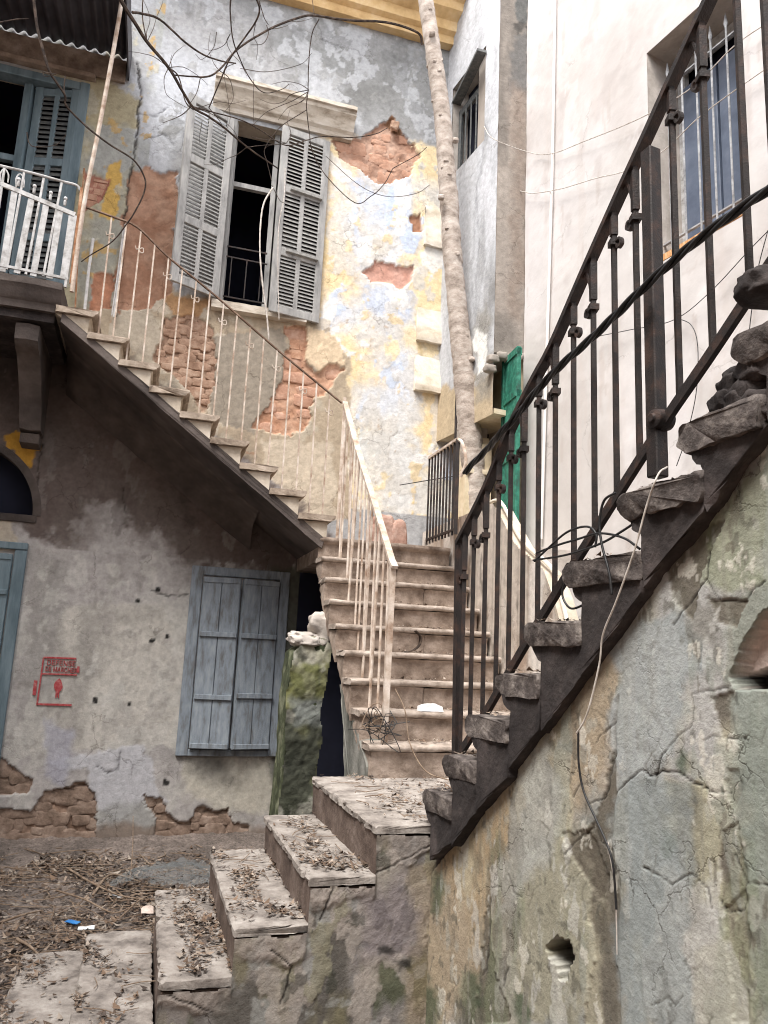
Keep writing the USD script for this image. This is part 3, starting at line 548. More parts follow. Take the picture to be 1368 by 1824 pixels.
# moulded hood over the window
pr = [(-.05, 0), (.03, 0), (.035, .05), (.07, .07), (.075, .10), (.12, .16), (.17, .19), (.175, .23), (.20, .235), (.20, .275), (-.05, .30)]
part('window_hood', worn(pr, lambda x, y, d: FA(d, 6.915 + y, x), .12, 1.56, .004, .03, 8, 12.), 'lintel_stone', HO, smooth=35)
pr = [(-.1, 0), (.10, 0), (.10, .10), (.16, .12), (.18, .22), (.30, .26), (.32, .34), (.45, .38), (.45, .55), (-.1, .6)]
part('roof_cornice', worn(pr, lambda x, y, d: FA(d, 8.34 + y, x), -2.7, 2.66, .004, .06, 9, 6.), 'ochre', HO, smooth=30)
# broken corner stones: a strip of quoins, some standing out, some gone
for i, (x0, x1, ya, yb, pd, m) in enumerate(((754, 789, 350, 446, .045, 'pale_plaster'), (740, 785, 540, 616, .05, 'pale_plaster'), (736, 784, 630, 704, .07, 'pale_plaster'))):
    s0, s1 = aq(x0, yb, QA)[2 - 2] * 0 + sq(aq(x0, yb, QA))[0], sq(aq(x1, yb, QA))[0]; zt_q, zb_q = aq(x1, ya, QA)[2], aq(x1, yb, QA)[2]
    part('quoin', worn([(-.06, zt_q), (-.012, zt_q), (pd * .55, zb_q + (zt_q - zb_q) * .45), (pd, zb_q + .05), (pd * .9, zb_q), (-.06, zb_q)], lambda x, y, d: FA(d, y, x), s0, s1, .012, .03, 20 + i, 9., .02), m, HO, smooth=50)
# ground floor shutters
LF = lambda x, y, z: FA(x, z, y)
part('window_frame', cat([chamfer(LF, .33, .43, -.03, .03, .70, 2.34), chamfer(LF, 1.125, 1.215, -.03, .03, .70, 2.34), chamfer(LF, .43, 1.125, -.03, .03, 2.26, 2.34), chamfer(LF, .43, 1.125, -.03, .03, .70, .755)]), 'blue_paint', HO)
part('window_recess', box(LF, .43, 1.125, -.028, -.01, .755, 2.26), 'room', HO)
def boarded(s0, s1, d0, d1, z0, z1, nb, parent, m, levels):
    """boards and battens of a leaf running from (s0, d0 out of the wall) to (s1, d1)"""
    a0, a1 = FA(s0, 0, d0), FA(s1, 0, d1); d = a1 - a0; wd = np.linalg.norm(d); d /= wd; nn = np.array([d[1], -d[0], 0]); nn = nn if nn @ B < 0 else -nn
    fr = lambda x, y, z: a0 + d * x + nn * y + Z * z
    p = part('shutter', cat([chamfer(fr, 0, wd, -.030, -.012, z0 + .01, z1 - .01, .002)]), m, parent)
    for i in range(nb):
        part('board', chamfer(fr, wd * i / nb + .003, wd * (i + 1) / nb - .003, -.011, .012 + .003 * rg.rand(), z0 + .004 * rg.rand(), z1, .003), m, p)
    for z in levels: part('batten', chamfer(fr, .01, wd - .005, .0155, .034, z - .022, z + .022, .004), m, p)
    part('batten', chamfer(fr, .01, wd - .005, .0155, .026, z1 - .05, z1 - .002, .003), m, p)
    return p
boarded(.435, .765, .035, .10, .765, 2.245, 2, HO, 'blue_paint', (1.20, 1.74, .79)); boarded(.785, 1.12, .10, .035, .765, 2.245, 2, HO, 'blue_paint', (1.22, 1.74, .79))
# the door on the left edge, boarded, under its fanlight
part('window_frame', cat([chamfer(LF, -1.13, -1.035, -.03, .035, -.05, 2.36)]), 'teal_paint', HO, label='door post at the left edge')
boarded(-2.2, -1.14, .03, .03, -.02, 2.32, 6, HO, 'teal_paint', (.55, 1.40, 2.0))
part('door_head', chamfer(LF, -2.3, -1.035, -.03, .045, 2.362, 2.42), 'teal_paint', HO)
an = np.linspace(0, math.pi, 41); rin = [(ARC[0] + .585 * math.cos(t), ARC[1] + .585 * math.sin(t)) for t in an]; rout = [(ARC[0] + .65 * math.cos(t), ARC[1] + .65 * math.sin(t)) for t in an]
part('fanlight_surround', prism(Polygon(rout + rin[::-1]), lambda x, y, d: FA(x, y, d), -.2, .012), 'soffit', HO)
part('fanlight_recess', prism(Polygon(rin), lambda x, y, d: FA(x, y, d), -.26, -.20), 'room', HO)
part('fanlight_sill', chamfer(LF, -2.25, -1.0, -.2, .02, 2.60, 2.664, .006), 'soffit', HO)
# red stencil: a frame, two lines of lettering and a standing figure
ST = []
def strip(x0, y0, x1, y1, wd):
    a, b = np.array([x0, y0], float), np.array([x1, y1], float); n = (b - a) / np.linalg.norm(b - a); n = np.array([-n[1], n[0]]) * wd / 2
    return [tuple(a + n), tuple(b + n), tuple(b - n), tuple(a - n)]
shapes = [strip(78, 1171, 136, 1173, 3.0), strip(75, 1200, 137, 1202, 2.6), strip(78, 1171, 66, 1256, 2.6), strip(66, 1254, 128, 1256, 3.6), strip(64, 1212, 61, 1238, 6), strip(140, 1187, 139, 1198, 4),
    [(102, 1211), (106, 1208), (109, 1212), (111, 1218), (112, 1224), (109, 1230), (106, 1232), (105, 1243), (103, 1243), (103, 1234), (101, 1243), (98.5, 1243), (99.5, 1231), (96.5, 1226), (96.5, 1219), (99, 1214)]]
def onA(x, y, d): p = sq(aq(x, y, QA)); return FA(p[0], p[2], d)
ms = [prism(s_, onA, -.02, .0115) for s_ in shapes]
for text, (x0, y0, x1, y1), hh in (('DEFENSE', (83, 1184, 134, 1187), 9.), ('DE MARCHER', (80, 1195, 137, 1199), 8.5)):
    t = meshkit.text_mesh(text, 1.0,   .1, False); wdt = t.vertices[:, 0].max()
    vv = [onA(x0 + (x1 - x0) * v[0] / wdt + v[1] * 1.0, y0 + (y1 - y0) * v[0] / wdt - v[1] * hh, .0115 if v[2] > .05 else -.02) for v in t.vertices]
    ms.append(trimesh.Trimesh(np.array(vv), t.faces, process=False))
part('stencil', cat(ms), 'red_paint', HO, label='red stencilled frame with two lines of lettering and a small standing figure')
# pipes and posts fixed to the house
for pts, r, m in (([(224, 400), (214, 480), (203, 565)], .012, 'white_pipe'), ([(219, 410), (209, 490), (199, 562)], .006, 'white_pipe'), ([(166, 425), (158, 480), (150, 560)], .014, 'white_pipe'), ([(150, 300), (140, 420), (134, 550)], .008, 'rust')):
    part('pipe', tube([aq(x, y, QA - .05) for x, y in pts], r, 8), m, HO, smooth=40)

# ---------------------------------------------------------------- balcony, canopy, bracket
BA = thing('balcony', 'stained moulded stone balcony slab on a scrolled bracket at the stair head', 'balcony')
pr = [(0, 4.12), (.97, 4.12), (.97, 4.18), (1.0, 4.20), (1.03, 4.27), (1.05, 4.285), (1.05, 4.34), (0, 4.34)]
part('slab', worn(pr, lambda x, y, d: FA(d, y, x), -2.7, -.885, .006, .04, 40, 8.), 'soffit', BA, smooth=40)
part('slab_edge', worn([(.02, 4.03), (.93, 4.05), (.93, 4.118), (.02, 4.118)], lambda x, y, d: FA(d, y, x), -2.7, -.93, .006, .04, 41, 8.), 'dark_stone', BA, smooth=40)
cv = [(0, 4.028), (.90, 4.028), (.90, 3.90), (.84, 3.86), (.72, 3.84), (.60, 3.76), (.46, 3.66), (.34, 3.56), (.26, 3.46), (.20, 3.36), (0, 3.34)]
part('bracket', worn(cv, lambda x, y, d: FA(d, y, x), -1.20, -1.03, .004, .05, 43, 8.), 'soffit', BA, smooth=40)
part('bracket', worn([(0, 3.338), (.17, 3.338), (.15, 3.26), (0, 3.24)], lambda x, y, d: FA(d, y, x), -1.19, -1.04, .004, .05, 44, 8.), 'soffit', BA, smooth=40)
BR = thing('balcony_railing', 'white painted iron balcony railing with flat pickets and small spear tips', 'railing')
QB = 6.10
pb = lambda x, y: aq(x, y, QB)
part('top_rail', tube(spline([pb(-150, 258), pb(0, 295), pb(60, 309), pb(110, 323), pb(136, 330), pb(143, 340)], 5), .011, 8), 'white_iron', BR, smooth=40)
part('mid_rail', cat([bar(pb(-150, 262 + 30), pb(0, 327), .02, .035), bar(pb(0, 327), pb(134, 383), .02, .035)]), 'white_iron', BR)
part('bottom_rail', bar(pb(-160, 440), pb(122, 497), .02, .02), 'white_iron', BR)
for xt, yt, xb, yb in ((26, 342, 4, 484), (56, 355, 30, 487), (82, 366, 59, 492), (107, 376, 88, 496), (-2, 330, -24, 480), (-30, 322, -50, 474), (128, 384, 112, 498)):
    part('picket', bar(pb(xt, yt), pb(xb, yb), .045, .012, tuple(B)), 'white_iron', BR)
for xt, yt, xb, yb in ((43, 308, 12, 480), (78, 318, 46, 489), (110, 326, 77, 492), (8, 300, -18, 478), (-40, 290, -62, 470)):
    part('baluster', bar(pb(xt, yt), pb(xb, yb), .016), 'white_iron', BR)
for x, y in ((61, 338), (90, 350), (116, 360), (33, 326)):
    p = pb(x, y); pr2 = np.array([[0, .05], [.012, .042], [.016, .028], [.008, .014], [.013, .006], [.010, -.03], [0, -.03]])
    m = trimesh.creation.revolve(pr2[::-1], sections=8); m.apply_translation(p); part('spear_tip', m, 'white_iron', BR, smooth=40)
for x, y in ((8, 313), (36, 322)):
    part('scroll', tube(spline([pb(x - 7, y + 12), pb(x - 7, y - 4), pb(x, y - 12), pb(x + 7, y - 2), pb(x + 6, y + 12)], 5), .006, 6), 'white_iron', BR, smooth=40)
part('end_post', bar(pb(146, 335), pb(126, 505), .022), 'rust', BR); part('end_post', bar(pb(135, 385), pb(116, 512), .02), 'white_iron', BR)
# door leaf on the balcony
h3 = W(-1.10, QA - .015, 0); t3 = W(-1.50, QA + .09, 0)
part('door_frame', cat([chamfer(LF, -1.11, -1.025, -.12, .03, 4.35, 6.86), chamfer(LF, -2.5, -1.11, -.12, .02, 6.78, 6.86)]), 'teal_paint', HO, label='blue grey balcony door frame')
louvre(h3, t3, 4.42, 6.77, HO, 'teal_paint', 'dull_slat', (.02, .345, .67, .98), 13)
part('door_frame', cat([bar(W(-1.56, QA + .10, 4.35), W(-1.56, QA + .10, 6.78), .07), bar(W(-2.45, QA + .12, 6.0), W(-1.56, QA + .12, 6.0), .06)]), 'teal_paint', HO)
CP = thing('metal_canopy', 'dark corrugated sheet metal canopy over the balcony door', 'canopy')
n = 150; ss = np.linspace(-2.9, -.70, n); zz = .022 * np.sin(ss * 2 * math.pi / .105)
for k, (qa, qb, za, zb) in enumerate(((QA - .01, 5.75, 7.24, 7.02),)):
    Vt_ = np.array([W(s_, q_, z_ + o + d_) for q_, z_ in ((qa, za), (qb, zb)) for d_ in (0, .004) for s_, o in zip(ss, zz)])
    i = np.arange(n - 1); Fs = []
    for a0, b0 in ((0, 2), (1, 3)): Fs += [np.column_stack([a0 * n + i, a0 * n + i + 1, b0 * n + i + 1]), np.column_stack([a0 * n + i, b0 * n + i + 1, b0 * n + i])]
    part('corrugated_sheet', (Vt_, np.vstack(Fs)), 'dark_sheet', CP, smooth=60)
part('side_flashing', box(lambda x, y, z: W(x, y, z), -.70, -.685, 5.75, QA - .01, 7.0, 7.30), 'dark_sheet', CP)
part('lintel_beam', worn([(-.02, 6.96), (.05, 6.94), (.06, 7.17), (-.02, 7.19)], lambda x, y, d: FA(d, y, x), -2.7, -.72, .010, .04, 47, 9.), 'beam', HO, smooth=40)
part('door_cornice', worn([(-.02, 6.90), (.075, 6.895), (.09, 6.93), (-.02, 6.94)], lambda x, y, d: FA(d, y, x), -2.7, -.98, .005, .04, 48, 9.), 'beam', HO, smooth=40)
solo('canopy_pole', tube(spline([aq(128, 520, 6.05), aq(150, 362, 6.05), aq(180, 210, 6.05), aq(214, 20, 6.05), aq(222, -60, 6.05)], 5), .017, 9), 'rusty_iron', 'thin leaning rusty pole rising from the stair head to the canopy', 'pole', smooth=40)

# ================================================================ stairs
def stairfr(o): return o
EF = thing('entrance_flight', 'low broad stone steps in the foreground, dusty and strewn with dead leaves', 'stairs')
TR = [(-.44, -.145, .06, 3.35, 4.55), (-.14, .165, .20, 3.22, 4.36), (.165, .445, .39, 3.2, 4.35), (.425, .725, .56, 3.2, 4.42), (.705, .995, .73, 3.2, 4.42), (.972, 1.32, .92, 3.2, 4.50)]
frs = lambda x, y, d: W(x, d, y)
for k, (s0, s1, z, q0, q1) in enumerate(TR):
    stp = part('step', worn([(s0 + .01, -.15), (s1 - .002, -.15), (s1 - .002, z - .034), (s0 + .01, z - .034)], frs, q0 + .012, q1 - .01, .005, .03, 60 + k, 9.), 'step_riser', EF, smooth=30)
    part('tread', worn([(s0, z - .032), (s1, z - .032), (s1, z - .003), (s1 - .006, z), (s0 + .007, z), (s0 - .001, z - .008)], frs, q0, q1, .0045, .016, 360 + k, 12., .035), 'tread_stone', stp, smooth=25)
part('landing', worn([(1.322, -.15), (2.6, -.15), (2.6, .918), (1.322, .918)], frs, 3.26, 4.52, .005, .05, 70, 7.), 'tread_stone', EF, smooth=35)
# its plastered near face
us, vs = steps_in(-.16, 1.24, .006), steps_in(-.1, .93, .006)
def topF(u): return np.select([u < -.135, u < .165, u < .43, u < .708, u < .976], [.03, .17, .37, .54, .71], .895)
P2, F2 = grid(us, vs, None, lambda u, v: v < topF(u) - .01 + .02 * fbm(np.stack([u, v, 0 * u], 1), 20, 3, 3))
w = Wall(A * P2[:, :1] + B * 3.186 + Z * P2[:, 1:], P2, 440., 21); w.base((126, 122, 119), .85)
tp = topF(P2[:, 0])
w.blot((150, 140, 132), 5., .0, .3, .8); w.blot((86, 82, 76), 6., .05, .3, .8, (1, .7), 2); w.blot((124, 118, 92), 4., .15, .4, .7, (1.6, .5), 3); w.blot((74, 80, 56), 5., .25, .45, .8, (1.4, .6), 4); w.blot((150, 150, 146), 11., .26, .36, .7, (1, 1), 5)
w.flake((164, 156, 148), 4., .14, .7, (1.2, .8), 71); w.flake((84, 80, 74), 5., .16, .7, (1.2, .8), 72); w.flake((140, 136, 116), 7., .19, .7, (1.3, .7), 73); w.flake((60, 62, 54), 11., .22, .6, (1, .8), 74)
k = (np.clip((P2[:, 1] - tp + .09 + .16 * w.nz(9.)) * 40, 0, 1) * np.clip(.6 + 2 * w.nz(14.), 0, 1))[:, None]; w.col = w.col * (1 - k) + lin((158, 148, 140)) * .8 * k; w.d += .012 * k[:, 0]
w.coat([(735, 1545), (800, 1540), (820, 1824), (730, 1824)], (146, 130, 104), 14, 20, .5); w.coat([(640, 1600), (725, 1560), (735, 1700), (650, 1700)], (126, 118, 122), 20, 20, .7)
for x, y in ((690, 1690), (720, 1720), (590, 1560), (640, 1530)): w.coat([(x - 14, y - 6), (x + 12, y - 10), (x + 14, y + 6), (x - 8, y + 10)], (46, 44, 42), 6, 12, .9)
for ln in ([(590, 1500), (600, 1560), (570, 1640)], [(660, 1560), (700, 1540), (790, 1490)], [(480, 1690), (520, 1720), (500, 1790)], [(300, 1770), (380, 1800)]): w.crack(ln, .003, .006)
w.d += .007 * w.nz(4.) + .004 * w.nz(22.) + .003 * w.nz(60., 2)
v_, f_, c_ = compact(w.P - B * w.d[:, None], F2, np.clip(w.col, .01, .9)); part('near_face', (v_, f_), 'near_plaster', EF, col=c_)

# ---- middle flight, up to the back landing
MF = thing('middle_flight', 'straight stone flight of worn brown steps climbing away to the back landing', 'stairs')
q0f, tq, z0f, rz = 4.47, .2025, 1.10, .181
for k in range(8):
    qn, z = q0f + tq * k, z0f + rz * k; qb, zb = q0f + tq * (k + 1), z0f + rz * (k + 1)
    cap = [(qn + .006, z), (qn - .003, z - .010), (qn - .004, z - .022), (qn + .004, z - .034), (qn + .016, z - .040), (qb + .032, z - .038), (qb + .032, z)]
    pl = [(qn + .016, z - .042), (qn + .03, z - .058), (qn + .035, z - rz - .002)]
    if k: pl += [(qn + .035, z - rz - .09)]
    else: pl += [(qn + .035, .90), (qn + .1, .90)]
    pl += [(qb + .033, zb - rz - .09 if k else z - .12), (qb + .033, z - .041)]
    sl = 1.31 + (.02 * rg.rand() - .01) - .012 * min(k, 4)
    sj = (1.86, 2.02, 1.78, 2.10, 1.92, 1.74, 2.05, 1.88)[k]; stp = part('step', worn(pl, lambda x, y, d: W(d, x, y), sl, sj - .002, .006, .022, 80 + k, 8., .018), 'riser_stone', MF, smooth=35)
    part('tread', worn(cap, lambda x, y, d: W(d, x, y), sl - .012, 2.425, .005, .02, 480 + k, 9., .022), 'pale_tread', stp, smooth=30)
    part('step_stone', worn(pl, lambda x, y, d: W(d, x + .003, y - .003), sj + .003, 2.42, .006, .022, 180 + k, 8., .018), 'riser_stone', stp, smooth=35)
part('cheek_wall', worn([(4.47, -.1), (5.12, -.1), (5.06, .9), (5.16, 1.2), (5.30, 1.42), (5.16, 1.44), (4.52, .98)], lambda x, y, d: W(d, x, y), 1.305, 1.46, .012, .04, 95, 6.), 'grey_render', MF, smooth=40)
BL = thing('back_landing', 'stone landing slab between the middle flight and the upper flight', 'landing')
zl = 2.55; ql = q0f + tq * 8
part('slab', worn([(ql, zl), (ql - .004, zl - .018), (ql, zl - .036), (ql + .03, zl - .058), (ql + .035, zl - .2), (7.07, zl - .2), (7.07, zl)], lambda x, y, d: W(d, x, y), 1.27, 2.42, .005, .04, 97, 8.), 'riser_stone', BL, smooth=35)
part('slab', worn([(5.35, 2.30), (7.9, 2.30), (7.9, 2.50), (5.35, 2.50)], lambda x, y, d: W(d, x, y), 2.55, 4.2, .005, .06, 98, 8.), 'concrete', BL, smooth=35)
# ---- upper flight along the house to the balcony
UF = thing('upper_flight', 'cantilevered upper stair with pale moulded step ends running down along the house wall', 'stairs')
def zt(j): return zl + .18 * j
def sn(j): return 1.38 - .25 * (j - 1)
for j in range(1, 10):
    s, z = sn(j), zt(j); s2 = sn(j + 1)
    pl = [(s, z), (s + .006, z - .016), (s, z - .034), (s - .018, z - .042), (s - .03, z - .055), (s - .045, z - .062), (s - .05, z - .18), (s - .05, z - .205), (s2 - .052, z - .022), (s2 - .052, z)]
    sl_ = [(s + .012, z), (s + .016, z - .012), (s + .010, z - .026), (s - .004, z - .032), (s - .010, z - .045), (s - .026, z - .052), (s2 - .052, z - .052), (s2 - .052, z)]
    pl = [(s - .03, z - .054), (s - .045, z - .07), (s - .05, z - .18), (s - .05, z - .205), (s2 - .052, z - .03), (s2 - .052, z - .054)] if False else [(s - .034, z - .054), (s - .048, z - .07), (s - .05, z - .18), (s - .05, z - .21), (s2 - .052, z - .056)]
    stp = part('step', worn(pl[::-1], lambda x, y, d: W(x, d, y), 6.10 + .008 * rg.rand(), 7.075, .004, .03, 110 + j, 9.), 'cream_stone', UF, smooth=35)
    part('tread', worn(sl_[::-1], lambda x, y, d: W(x, d, y), 6.065 + .01 * rg.rand(), 7.075, .004, .025, 410 + j, 9., .02), 'dusty_slab', stp, smooth=35)
sa, sb = sn(1) - .04, sn(10) - .02
so = [(sa, zt(1) - .21), (sb, zt(10) - .21), (sb, zt(10) - .29), (sa - .03, zt(1) - .29)]
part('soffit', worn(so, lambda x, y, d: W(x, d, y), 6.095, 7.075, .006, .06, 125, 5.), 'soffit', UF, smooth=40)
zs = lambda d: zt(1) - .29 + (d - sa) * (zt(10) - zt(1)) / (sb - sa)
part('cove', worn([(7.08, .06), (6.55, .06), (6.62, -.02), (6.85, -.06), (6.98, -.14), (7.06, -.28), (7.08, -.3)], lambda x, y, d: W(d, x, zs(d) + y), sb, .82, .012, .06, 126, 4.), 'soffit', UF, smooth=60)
part('understair_recess', cat([box(lambda x, y, z: W(x, y, z), 1.28, 2.40, 6.90, 6.94, -.1, 2.33), box(lambda x, y, z: W(x, y, z), 2.37, 2.41, 5.0, 6.9, -.1, 1.30)]), 'room', MF)
# ---- mossy stump of wall by the dark doorway under the stair
MP = thing('mossy_pier', 'broken mossy green stump of wall beside the dark opening under the stair', 'wall')
po = np.array([(.975, -.1), (1.30, -.1), (1.285, .5), (1.25, .75), (1.275, 1.0), (1.25, 1.2), (1.30, 1.5), (1.32, 1.66), (1.27, 1.72), (1.16, 1.74), (1.08, 1.66), (1.03, 1.62), (1.0, 1.3), (1.01, .9)])
us, vs = steps_in(.94, 1.36, .009), steps_in(-.1, 1.8, .009)
from shapely import contains_xy
P2, F2 = grid(us, vs, None, lambda u, v: contains_xy(Polygon(po), u + .03 * fbm(np.stack([u, v, u * 0], 1), 12, 3, 2), v))
w = Wall(A * P2[:, :1] + B * 5.62 + Z * P2[:, 1:], P2, 230., 31); w.base((96, 98, 84), .7)
w.blot((60, 64, 50), 5., -.05, .3, .8, (1, .6)); w.blot((136, 136, 96), 7., .08, .3, .8, (1, .8), 2); w.blot((170, 168, 156), 6., .22, .34, .8, (1, 1), 3); w.blot((48, 50, 44), 9., .2, .36, .7, (1, .7), 4)
w.coat([(530, 1130), (600, 1120), (590, 1170), (545, 1180)], (176, 172, 156), 14, 14, .8); w.coat([(525, 1245), (580, 1240), (580, 1290), (530, 1290)], (138, 142, 138), 8, 10, .8); w.coat([(520, 1180), (580, 1180), (575, 1235), (525, 1240)], (118, 120, 70), 10, 14, .7); w.coat([(490, 1290), (590, 1290), (590, 1420), (490, 1420)], (62, 64, 54), 18, 14, .6)
w.d += .05 * w.nz(3.5) + .035 * w.nz(9.) + .014 * w.nz(28.)
v_, f_, c_ = compact(w.P - B * w.d[:, None], F2, np.clip(w.col, .01, .9)); part('pier_face', (v_, f_), 'near_plaster', MP, col=c_)
part('pier', worn(po, lambda x, y, d: W(x, d, y), 5.635, 5.98, .012, .04, 130, 6.), 'moss_rock', MP, smooth=50)
part('stone', rock(W(1.245, 5.74, 1.79), (.085, .12, .12), 17, .42, 3, (A * .9 + Z * .43, B, Z * .9 - A * .43)), 'concrete', MP, smooth=50)
part('stone', rock(W(1.12, 5.72, 1.71), (.11, .11, .055), 23, .42, 3, (A, B, Z)), 'concrete', MP, smooth=50)

# ---- side flight, turning back towards the viewer over the right-hand wall
SF = thing('side_flight', 'dark grimy side stair whose overhanging step ends rise to the right', 'stairs')
tips = [(.001, 1.072), (.191, 1.233), (.365, 1.402), (.578, 1.567), (.765, 1.742), (.985, 1.93), (1.262, 2.112), (1.50, 2.262), (1.70, 2.44), (1.90, 2.61), (2.10, 2.78), (2.30, 2.95)]
NE = -.055
for k in range(len(tips) - 1):
    x, z = tips[k]; x2, z2 = tips[k + 1]; zp = tips[k - 1][1] if k else .92; sof = lambda e: 1.072 + .845 * e - .40
    fr_ = lambda a, b, d: DW(a, d, b); am = .006 if k not in (6, 7) else .013
    sl_ = [(x + .024, z), (x + .006, z - .008), (x - .005, z - .024), (x - .007, z - .044), (x + .001, z - .062), (x + .018, z - .074), (x + .032, z - .084), (x2 + .081, z - .078), (x2 + .081, z + .003)]
    pl = [(x + .030, z - .074), (x + .038, z - .092), (x + .050, z - .108), (x + .068, z - .122), (x + .085, z - .128), (x + .085, zp - .002)]
    pl += [(x + .085, sof(x + .085) + .012 * rg.randn())] if k else [(x + .085, .80)]
    pl += [(x2 + .083, sof(x2 + .085) + .012 * rg.randn()), (x2 + .083, z - .074)]
    stp = part('step', worn(pl, fr_, NE + .008 + .012 * rg.rand(), .92, am * 1.3, .020, 150 + k, 9., .012), 'dark_stone', SF, smooth=38)
    part('tread', worn(sl_, fr_, NE - .002 + .010 * rg.rand(), .92, am * 1.15, .015, 250 + k, 9., .022), 'grimy_tread', stp, smooth=65)
# rubble and dirt lying on the upper steps
for i, (x, y, sz) in enumerate([(1300, 720, .045), (1322, 700, .06), (1345, 680, .07), (1362, 660, .06), (1285, 745, .035), (1268, 765, .028), (1335, 725, .06), (1360, 705, .08), (1255, 770, .022), (1352, 640, .035), (1312, 745, .05), (1345, 750, .06), (1366, 735, .07)]):
    part('broken_stone', rock(ad(x, y, .02 + .03 * (i % 3)), (sz, sz * .9, sz * .7), 200 + i, .3, 3), 'dark_stone', SF, smooth=50)
part('broken_stone', rock(ad(1358, 512, .06), (.06, .06, .04), 215, .25, 3), 'dark_stone', SF, smooth=50)

# ================================================================ the peeling wall under the side flight
PW = thing('peeling_wall', 'tall cracked wall with streaked green, ochre and blue grey paint under the side stair', 'wall')
us, vs = steps_in(-.03, 2.3, .0048), steps_in(-.1, 2.6, .0048)
P2, F2 = grid(us, vs, None, lambda u, v: v < 1.072 + .845 * u - .36)
P3 = D0 + DE * P2[:, :1] + DN * 0 + Z * P2[:, 1:]
w = Wall(P3, P2, 520., 41)
w.base((150, 149, 146), 1.12)
w.blot((120, 122, 116), 2.2, -.05, .25, .8, (1.6, .5)); w.blot((148, 144, 128), 2.6, .05, .3, .6, (1.8, .5), 3)
for pl, c, so, al in (
    ([(735, 1530), (930, 1320), (1090, 1120), (1105, 1230), (1080, 1380), (1000, 1480), (930, 1500), (905, 1560), (860, 1824), (735, 1824)], (150, 134, 110), 50, .8),
    ([(800, 1500), (905, 1420), (925, 1470), (880, 1560), (850, 1640), (800, 1600)], (148, 128, 100), 30, .6),
    ([(905, 1360), (960, 1290), (1010, 1250), (1030, 1330), (960, 1440), (940, 1560), (905, 1600)], (140, 134, 116), 20, .8),
    ([(940, 1400), (990, 1300), (1010, 1420), (960, 1560), (930, 1600)], (150, 152, 146), 20, .6),
    ([(1092, 1150), (1210, 1060), (1260, 1170), (1180, 1390), (1096, 1420)], (134, 140, 140), 22, .85),
    ([(1092, 1400), (1240, 1380), (1240, 1560), (1200, 1600), (1225, 1824), (1105, 1824), (1098, 1600)], (122, 128, 127), 18, .85),
    ([(1190, 1380), (1300, 1380), (1300, 1620), (1230, 1600)], (142, 138, 112), 22, .7),
    ([(1290, 1100), (1368, 1020), (1500, 1000), (1500, 1824), (1330, 1824), (1310, 1500)], (122, 126, 116), 22, .8),
    ([(1250, 930), (1368, 820), (1500, 700), (1500, 1010), (1300, 1060), (1240, 1040)], (126, 130, 108), 20, .7),
    ([(1000, 1480), (1060, 1470), (1075, 1640), (1030, 1824), (920, 1824), (930, 1600)], (138, 134, 116), 20, .8),
    ([(1240, 1700), (1330, 1660), (1340, 1824), (1220, 1824)], (138, 134, 118), 14, .8)):
    w.coat(pl, c, so * .5, 26, al)
# bare render where the paint is gone: darker grey brown with torn edges
for pl in ([(1045, 1480), (1062, 1460), (1095, 1350), (1097, 1330), (1100, 1240), (1092, 1390), (1094, 1500), (1098, 1600), (1100, 1824), (1040, 1824), (1062, 1700), (1056, 1600)],
    [(1000, 1490), (1040, 1478), (1062, 1500), (1078, 1560), (1068, 1600), (1045, 1560)],
    [(1290, 1480), (1312, 1465), (1332, 1550), (1330, 1600), (1312, 1640), (1292, 1620)], [(1300, 1370), (1318, 1368), (1320, 1410), (1306, 1440), (1298, 1400)], [(1290, 1620), (1330, 1590), (1336, 1824), (1316, 1824), (1300, 1700)],
    [(860, 1640), (872, 1610), (880, 1720), (905, 1824), (852, 1824)], [(1270, 1240), (1310, 1230), (1302, 1330), (1284, 1300)],
    [(1190, 1010), (1230, 950), (1285, 930), (1250, 1020), (1235, 1100), (1200, 1060)], [(1262, 1070), (1330, 1072), (1310, 1120), (1280, 1110)]):
    w.coat(pl, (92, 86, 76), 2.5, 9, .9, -.005)
for x, y, a, b in ((1195, 1505, 9, 22), (1112, 1500, 6, 16), (1216, 1595, 7, 12), (1222, 1360, 10, 18), (780, 1590, 14, 34), (760, 1800, 22, 50), (840, 1790, 22, 60), (930, 1800, 14, 36), (745, 1740, 20, 24)):
    w.coat([(x - a, y), (x - a * .5, y - b), (x + a * .6, y - b * .8), (x + a, y), (x + a * .5, y + b), (x - a * .5, y + b)], (66, 78, 60), 9, 10, .8)
w.blot((168, 163, 142), 5., .2, .42, .5, (1.5, .7), 6); w.blot((92, 88, 78), 5., .24, .4, .55, (1.8, .7), 7); w.blot((104, 112, 88), 5., .18, .4, .5, (2., .5), 8); w.blot((152, 152, 144), 16., .32, .46, .5, (1.4, .7), 9); w.blot((84, 82, 74), 26., .36, .44, .6, (1.3, .8), 10)
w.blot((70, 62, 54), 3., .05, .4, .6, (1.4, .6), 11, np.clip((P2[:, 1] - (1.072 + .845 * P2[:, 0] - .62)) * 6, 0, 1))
w.d += .006 * w.nz(3.5) + .004 * w.nz(9., 4, (1.4, .6)) + .002 * w.nz(30.) + .0012 * w.nz(80., 2)
for c, sc, th, al, st, sd, tk in (((168, 167, 161), 2.2, .15, .5, (1.3, .55), 61, .002), ((118, 115, 107), 2.6, .2, .6, (1.6, .5), 62, -.0025), ((173, 172, 167), 6., .22, .5, (1.3, .6), 63, .002), ((130, 134, 126), 3., .19, .5, (1.8, .45), 64, .0015), ((98, 93, 84), 6., .24, .6, (1.6, .5), 65, -.0025), ((186, 182, 172), 13., .22, .6, (1.2, .7), 66, .0015), ((90, 84, 74), 20., .26, .6, (1.4, .6), 67, -.0015), ((122, 120, 110), 4., .17, .4, (5., .3), 68, .0)):
    w.flake(c, sc, th, al, st, sd, None, tk)
